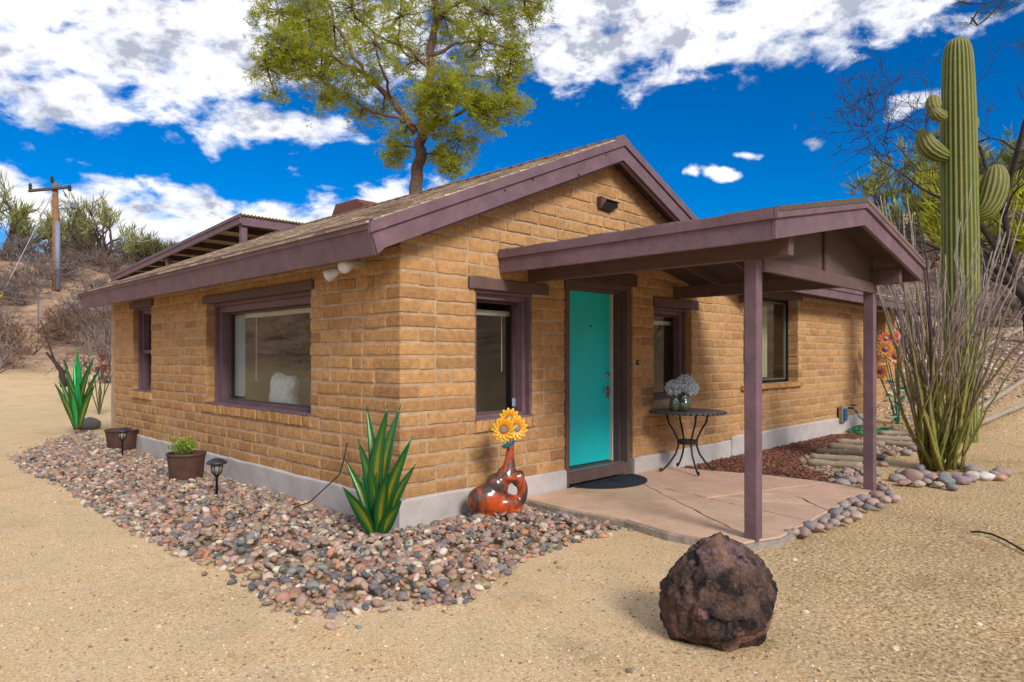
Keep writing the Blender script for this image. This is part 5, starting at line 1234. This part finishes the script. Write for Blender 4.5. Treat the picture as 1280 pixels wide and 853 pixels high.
def fans(name, tips, L, wdt, col, parent, rg, per=7, spread=.55, m_=None):
    v0, cc = [], []; fs = []
    for (p, d) in tips:
        tone = rg.uniform(.75, 1.15)
        for k in range(per):
            dd = (d*.8+Vector((rg.gauss(0, spread), rg.gauss(0, spread), rg.gauss(0, spread*.6)+.35))).normalized(); l = L*rg.uniform(.5, 1.2); q = p+Vector((rg.gauss(0, .1), rg.gauss(0, .1), rg.gauss(0, .1)))*L
            sd = dd.cross(Vector((rg.gauss(0, 1), rg.gauss(0, 1), rg.gauss(0, 1)))).normalized()*wdt*.5; m1 = q+dd*l*.5+Vector((0, 0, .04*l)); i = len(v0)
            v0 += [q-sd*.6, q+sd*.6, m1-sd, m1+sd, q+dd*l-sd*.2+Vector((0, 0, .1*l)), q+dd*l+sd*.2+Vector((0, 0, .1*l))]; fs += [(i, i+1, i+3, i+2), (i+2, i+3, i+5, i+4)]
            kk = tone*rg.uniform(.7, 1.3); cc += [(col[0]*kk*rg.uniform(.85, 1.2), col[1]*kk, col[2]*kk)]*6
    m = MB(); m.v = [tuple(v) for v in v0]; m.f = fs; m.c = cc; return m.build(name, m_ or M['leaf'], parent, cols=True)
def broom_tree(px, Y, label, h, wdt, seed, col, name='palo_verde_tree', per=9, size=.16, nb=34, zoff=0, cat='tree', trunkcol=None):
    """many upright green twigs spreading from low forks"""
    rg = random.Random(seed); p = P(px, Y); p.z = terr(p.x, p.y)-.1+zoff; e_ = empty(name, p, label, cat); segs, tips = [], []
    for i in range(7):
        a = rg.uniform(0, 6.3); d = Vector((math.cos(a)*.8, math.sin(a)*.8, 1)); grow(segs, tips, p, d, h*.34, .035*h, 4, rg, (2, 3), .55*wdt/h*1.6, .16, .16, .72, .6, 3, .012)
    segmesh('trunk', segs, trunkcol or M['twig'], e_, 4)
    fans('crown', tips, size*2.0, size*.17, col, e_, rg, per=per, spread=.5); return e_
broom_tree(122, 47, 'green palo verde tree on the slope just right of the utility pole', 5.2, 4.0, 41, (.29, .31, .09), per=5, size=.30)
broom_tree(8, 47, 'green palo verde tree on the slope at the left edge', 5.8, 4.2, 42, (.27, .29, .08), per=5, size=.32)
broom_tree(78, 62, 'distant olive palo verde tree on the slope behind the utility pole', 5.5, 5, 43, (.14, .14, .05), per=8, size=.36)
broom_tree(200, 70, 'distant pale green tree showing above the ramada roof', 5.5, 5, 47, (.15, .16, .06), per=8, size=.4)
broom_tree(1252, 23, 'bright yellow-green palo verde bush on the bank behind the spiny bush', 4.2, 4.6, 44, (.38, .40, .025), per=14, size=.24)
broom_tree(1196, 28, 'yellow-green palo verde farther back between the saguaro and the porch', 4.0, 4.2, 45, (.33, .35, .04), per=12, size=.28)
broom_tree(1122, 34, 'pale green palo verde tree just beyond the porch roof corner', 5.9, 4.6, 46, (.27, .29, .07), per=11, size=.30)
broom_tree(1300, 30, 'green palo verde on the bank at the right edge', 5.0, 4.6, 49, (.16, .19, .03), per=12, size=.24)

# bare shrubs: three meshes, many copies
M['shrub'] = mat('grey_brush', (.20, .155, .14), var=.3, vscale=4, rough=1)
M['shrub2'] = mat('brown_brush', (.17, .105, .07), var=.3, vscale=4, rough=1)
protos = []
for k in range(3):
    rg = random.Random(60+k); segs, tips = [], []
    for i in range(12):
        a = rg.uniform(0, 6.3); grow(segs, tips, Vector((0, 0, 0)), Vector((math.cos(a), math.sin(a), 1.1)), .5, .02, 4, rg, (2, 3), .8, .1, .25, .74, .65, 2, .007)
    m = MB()
    for (a, b_, ra, rb) in segs: m.tube([a, b_], [ra, rb], 3, cap=False)
    me = bpy.data.meshes.new('bare_shrub'); me.from_pydata(m.v, [], m.f); me.materials.append(M['shrub2' if k == 2 else 'shrub']); protos.append(me)
rg = random.Random(70)
spots = []
for i in range(60): spots.append((rg.uniform(-60, 150), rg.uniform(30, 85)))
for px, Y in [(15, 27), (-5, 26), (40, 29), (100, 31), (120, 34), (135, 30), (70, 33), (10, 31), (150, 36), (130, 26), (60, 40), (25, 36), (90, 45), (148, 28)]: spots.append((px, Y))
spr = [(1262, 17.5), (1240, 19), (1285, 18), (1225, 24), (1300, 20), (1110, 26), (1135, 30), (1160, 27), (1095, 32), (1080, 36), (1270, 28), (1215, 20)]
for i, (px, Y) in enumerate(spots+spr):
    right = px > 700; p = P(px, Y); me = protos[rg.randint(0, 2)]; o = bpy.data.objects.new('bare_shrub', me); sc.collection.objects.link(o)
    s = rg.uniform(.9, 1.9)*(1 if not right else .8); o.location = (p.x, p.y, terr(p.x, p.y)-.05); o.scale = (s, s, s*rg.uniform(.7, 1)); o.rotation_euler[2] = rg.uniform(0, 6.3)
    tag(o, 'leafless grey-brown desert shrub on the '+('right-hand bank behind the spiny bush' if right else 'hillside behind the utility pole'), 'shrub', 'bare shrubs on the '+('right-hand bank' if right else 'left hillside'))
# dense low scrub on both slopes as one mass
rg = random.Random(81); ps, ss, rr, cc = [], [], [], []
while len(ps) < 12000:
    if rg.random() < .75: px = rg.uniform(-120, 200); Y = rg.uniform(27, 130)
    else: px = rg.uniform(1070, 1340); Y = rg.uniform(22, 70)
    p = P(px, Y); n_ = noise.noise(Vector((p.x*.16, p.y*.16, 7)))
    if n_ < .07: continue
    hgt = rg.uniform(.1, .55)*(1+n_); ps.append((p.x, p.y, terr(p.x, p.y)+rg.uniform(0, hgt))); ss.append((.018, rg.uniform(.2, .45), .3)); rr.append((rg.gauss(1.2, .5), rg.gauss(0, .3), rg.uniform(0, 6.3)))
    c = rg.choice([(.26, .20, .19), (.20, .15, .13), (.34, .26, .19), (.17, .17, .08), (.28, .21, .23)]); k = rg.uniform(.7, 1.2); cc.append(tuple(q*k for q in c))
tag(scatter('scrub', lv-np.array((0, .3, 0)), lf, ps, ss, rr, cc, mat('scrub_mix', vcol=True, rough=1), smooth=False), 'low dry scrub covering the slopes', 'scrub', kind='stuff')
# stones on the right bank
rg = random.Random(83); ps, ss, rr, cc = [], [], [], []
while len(ps) < 5000:
    px = rg.uniform(1090, 1330); Y = 13.5*(34/13.5)**rg.random(); p = P(px, Y)
    a = rg.choice([.02, .03, .03, .05, .08]); ps.append((p.x, p.y, terr(p.x, p.y))); ss.append((a, a*.7, a*.5)); rr.append((0, 0, rg.uniform(0, 6))); c = rg.choice([(.45, .33, .24), (.55, .43, .33), (.30, .21, .16), (.62, .52, .42)]); cc.append(c)
tag(scatter('bank_rubble', tv1, tf1, ps, ss, rr, cc, M['stone'], jit=.25, smooth=False), 'loose pale stones on the right-hand bank', 'rubble', kind='stuff')
# thin green weeds
rg = random.Random(84); ps, ss, rr, cc = [], [], [], []
for (px, py, n) in ((1235, 580, 260), (1190, 578, 120), (1270, 575, 160), (1030, 718, 30), (960, 800, 26), (1250, 755, 20), (610, 715, 20), (990, 745, 24)):
    for k in range(n):
        p = G(px+rg.gauss(0, 26 if py < 600 else 8), py+rg.gauss(0, 3)); ps.append((p.x, p.y, terr(p.x, p.y))); s = rg.uniform(.015, .035); ss.append((s*.2, s, s)); rr.append((rg.gauss(1.1, .4), 0, rg.uniform(0, 6.3))); kk = rg.uniform(.7, 1.2); cc.append((.20*kk, .24*kk, .04*kk))
tag(scatter('green_weeds', lv, lf, ps, ss, rr, cc, M['leaf'], smooth=False), 'thin green weeds sprouting in the dry yard', 'weeds', kind='stuff')
# pine sprays hanging in at the top right corner
def spray():
    rg = random.Random(90); Y = 9; e_ = empty('pine_branch', PZ(1300, -40, Y), 'dark pine branch tips hanging in at the top right corner', 'branch'); segs, ps, ss, rr, cc = [], [], [], [], []
    T = lambda px, py, d=0: PZ(px, py, Y+d)
    paths = [[(1330, -60), (1290, -30), (1262, -6), (1248, 8), (1235, 22), (1222, 32), (1214, 22)], [(1262, -6), (1235, 4), (1215, 5), (1198, 2)], [(1290, -30), (1300, 10), (1290, 40), (1282, 58)], [(1235, 4), (1222, 14), (1213, 30)]]
    for pl in paths:
        q = [T(*p) for p in pl]
        for a, b_ in zip(q, q[1:]): segs.append((a, b_, .012, .009))
    for (px, py) in ((1212, 29), (1232, 15), (1252, 6), (1270, 2), (1248, 16), (1282, 62), (1276, 56), (1202, 3)):
        c = T(px, py)
        for k in range(90):
            s = rg.uniform(.09, .16); ps.append((c+Vector((rg.gauss(0, .012),)*3))[:]); ss.append((s*.035, s, s)); rr.append((rg.uniform(0, 6.3), rg.uniform(0, 6.3), rg.uniform(0, 6.3))); kk = rg.uniform(.6, 1.2); cc.append((.05*kk, .085*kk, .02*kk))
    segmesh('twig', segs, M['darkbark'], e_, 6); scatter('needles', lv, lf, ps, ss, rr, cc, M['leaf'], e_, smooth=False)
spray()

# ------------------------------------------------------------------ utility pole, guy wire, far ramada, neighbour house, fence
Yp = 38; pb = P(70, Yp); zg = terr(pb.x, pb.y); s0 = Yp/F
up_ = empty('utility_pole', (pb.x, pb.y, zg), 'wooden utility pole with a crossarm and grey conduit on the left hillside', 'utility pole')
m = MB(); m.tube([(pb.x, pb.y, zg-.3), (pb.x, pb.y, PZ(70, 340, Yp).z), PZ(69, 229, Yp)], [.21, .18, .14], 12); m.build('pole', mat('pole_wood', (.25, .12, .065), var=.3, vscale=5, rough=.9), up_, smooth=True)
m = MB(); q = pb+rt3*.17-fw3*.12; m.tube([(q.x, q.y, zg), (q.x, q.y, PZ(73, 278, Yp).z)], .13, 10); m.build('conduit', mat('conduit_grey', (.20, .23, .33), rough=.5), up_, smooth=True)
m = MB(); a, b_ = PZ(39, 240, Yp)-fw3*.2, PZ(91, 235, Yp)-fw3*.2; m.tube([a, b_], .09, 4); m.build('crossarm', mat('arm_wood', (.09, .07, .06), rough=.9), up_)
for (px, py) in ((41, 234), (68, 225), (90, 236)):
    m = MB(); c = PZ(px, py, Yp)-fw3*.2; m.lathe((c.x, c.y, c.z-.2), [(.05, 0), (.10, .1), (.06, .16), (.10, .22), (.05, .36)], 10); m.build('insulator', M['dark'], up_, smooth=True)
m = MB(); m.tube([PZ(72, 261, Yp), PZ(91, 260, Yp)], .03, 6); c = PZ(92, 258, Yp); m.box(c.x-.14, c.x+.14, c.y-.14, c.y+.14, c.z-.1, c.z+.18); m.tube([c, PZ(89, 266, Yp), PZ(92, 273, Yp), PZ(86, 278, Yp), PZ(73, 278, Yp)], .03, 5); m.build('cutout_switch', mat('switch_grey', (.18, .16, .17), rough=.6), up_)
m = MB(); m.tube([PZ(65, 244, Yp), PZ(58, 258, Yp), PZ(51, 270, Yp)], .022, 5); m.build('hanging_lead', M['dark'], up_)
gw = empty('guy_wire', PZ(-4, 385, 34), 'pale guy wire with a yellow guard slanting at the left edge', 'guy wire')
m = MB(); m.tube([PZ(69, 236, Yp), PZ(42, 290, 36.5), PZ(-10, 393, 34)], .018, 5); m.build('wire', mat('wire_grey', (.4, .4, .42), rough=.5), gw); m = MB(); m.tube([PZ(4, 366, 34.6), PZ(-8, 390, 34)], .06, 8); m.build('guard', mat('yellow_guard', (.6, .42, .01), rough=.5), gw)
fe = empty('wire_fence', P(60, 33, 1), 'thin wire fence with metal posts along the foot of the left slope', 'fence')
for px in (-30, 48, 123, 200):
    p = P(px, 33); z = terr(p.x, p.y); m = MB(); m.tube([(p.x, p.y, z-.1), (p.x, p.y, z+1.5)], .03, 6); m.build('fence_post', mat('post_grey', (.14, .13, .20), rough=.6), fe)
m = MB()
for h in (.35, .75, 1.15, 1.45):
    pts = []
    for px in range(-30, 201, 20): p = P(px, 33); pts.append((p.x, p.y, terr(p.x, p.y)+h))
    m.tube(pts, .006, 4)
m.build('fence_wire', mat('fence_wire', (.25, .25, .28), rough=.5), fe)

ra = empty('patio_cover', (4.5, 12, 0), 'brown patio cover with a corrugated roof rising behind the house', 'patio cover')
x0, y0, z0, y1, z1 = 2.5, 8.84, 4.30, 17.6, 3.80; x1 = 6.6
m = MB(); m.hexa([(x0, y0, z0-.17), (x0+.04, y0, z0-.17), (x0+.04, y1, z1-.17), (x0, y1, z1-.17), (x0, y0, z0-.02), (x0+.04, y0, z0-.02), (x0+.04, y1, z1-.02), (x0, y1, z1-.02)])
m.hexa([(x0-.02, y0-.02, z0-.05), (x0+.02, y0-.02, z0-.05), (x0+.02, y1, z1-.05), (x0-.02, y1, z1-.05), (x0-.02, y0-.02, z0+.02), (x0+.02, y0-.02, z0+.02), (x0+.02, y1, z1+.02), (x0-.02, y1, z1+.02)])
m.box(x0+.045, x1, y0, y0+.04, z0-.2, z0-.03); m.build('fascia', M['trim'], ra, bevel=.004)
m = MB(); n = 110
vs = []
for j, (yy, zz) in enumerate(((y0-.06, z0), (y1, z1))):
    for i in range(n*4+1): vs.append((x0-.02+(x1-x0)*i/(n*4), yy, zz+.012+.016*math.sin(2*math.pi*i/8)))
k = n*4+1; m.add(vs, [(i, i+1, k+i+1, k+i) for i in range(k-1)]); o = m.build('corrugated_roof', mat('corrugated_sheet', (.30, .22, .13), rough=.6, metal=.2, var=.25), ra, smooth=True); o.modifiers.new('s', 'SOLIDIFY').thickness = .006
for px_, yy in ((x0+.12, y0+.12), (x0+.12, 13.2), (x0+.12, 17.4), (6.4, y0+.12)):
    m = MB(); m.box(px_-.06, px_+.06, yy-.06, yy+.06, 0, z0-.17-(yy-y0)*.057); m.build('post', M['trim'], ra, bevel=.006)
for i in range(9):
    yy = y0+.8+i*.95; m = MB(); zz = z0-.02-(yy-y0)*.057; m.box(x0+.05, x1, yy, yy+.05, zz-.15, zz-.015); m.build('rafter', M['soffit'], ra)

nb = P(1290, 44); zn = terr(nb.x, nb.y); nh = empty('neighbour_house', (nb.x, nb.y, zn), 'distant cream stucco house with a red roof edge on the right hill', 'house')
Q = lambda px, py, d=0: PZ(px, py, 44+d)
A0, A1 = Q(1224, 300), Q(1420, 220, 4)
m = MB(); bot = zn-3
f0 = [(A0.x, A0.y, bot), (A1.x, A1.y, bot), (A1.x, A1.y, A1.z), (A0.x, A0.y, A0.z)]
m.prism(f0, tuple(fw3*9)); m.build('wall', mat('cream_stucco', (.50, .42, .33), rough=.95, var=.06), nh)
m = MB(); up = Vector((0, 0, .35)); ex = (A1-A0).normalized()*.5; m.prism([A0-ex-fw3*.5, A1-fw3*.5, A1-fw3*.5+up, A0-ex-fw3*.5+up], tuple(fw3*10)); m.build('roof', mat('red_roof', (.25, .05, .04), rough=.8), nh)
m = MB(); c = Q(1262, 300)-fw3*.03; m.prism([c+rt3*-.6+Vector((0, 0, -.7)), c+rt3*.6+Vector((0, 0, -.7)), c+rt3*.6+Vector((0, 0, .5)), c+rt3*-.6+Vector((0, 0, .5))], tuple(fw3*.05)); m.build('window', M['dark'], nh)

# eroded edge of the bank: a low dark root-laced lip
m = MB(); pts = [G(a, b_, .1) for a, b_ in ((1205, 494), (1222, 495), (1236, 497), (1250, 499), (1262, 505), (1275, 506), (1300, 509))]
for p in pts: p.z = terr(p.x, p.y)+.05
m.tube(pts, [.05, .08, .09, .11, .12, .12, .13], 8); o = m.build('eroded_ledge', mat('dark_earth', (.07, .05, .035), var=.4, vscale=8, bump=.9, bscale=12, rough=1, dist=.08), smooth=True); tag(o, kind='structure')
# dead stump and dried metal flowers at the far left
def spiky():
    rg = random.Random(95); Y = 20; e_ = empty('dead_branch', G(80, 492, .0), 'dark forked dead branch standing behind the farther metal agave', 'dead branch'); m = MB()
    T = lambda px, py, d=0: PZ(px, py, Y+d)
    m.tube([T(80, 484), T(78, 472), T(76, 462), T(68, 452), T(58, 441)], [.10, .09, .07, .05, .03], 7); m.tube([T(77, 466), T(71, 458, .1), T(64, 440), T(50, 400)], [.05, .04, .025, .012], 6); m.tube([T(78, 470), T(84, 460), T(80, 450)], [.05, .03, .02], 6)
    m.build('branch', M['darkbark'], e_, smooth=True)
    Y = 17; e2 = empty('flower_sculpture', P(125, Y, 0), 'maroon and cream metal flower sculpture left of the far house corner', 'garden sculpture'); m = MB(); b1 = P(124, Y, 0)
    bl = [(127, 448, 5, (.14, .01, .03)), (130, 460, 5, (.14, .01, .03)), (122, 462, 4, (.12, .01, .03)), (118, 471, 5, (.55, .45, .30)), (133, 466, 4, (.5, .38, .2)), (112, 480, 3, (.16, .16, .05)), (138, 474, 4, (.06, .05, .05)), (126, 474, 4, (.10, .01, .03))]
    for px, py, r0, c in bl: t = PZ(px, py, Y); m.tube([b1, b1.lerp(t, .5)+rt3*rg.gauss(0, .06), t], .014, 5)
    m.build('stem', mat('dull_green', (.07, .08, .03)), e2)
    for px, py, r0, c in bl: flower(e2, PZ(px, py, Y), -fw3+rt3*rg.gauss(0, .4)+Vector((0, 0, .2)), r0*Y/F, 7, c, (.05, .01, .01), (.1, .05, .02), pname='bloom')
spiky()
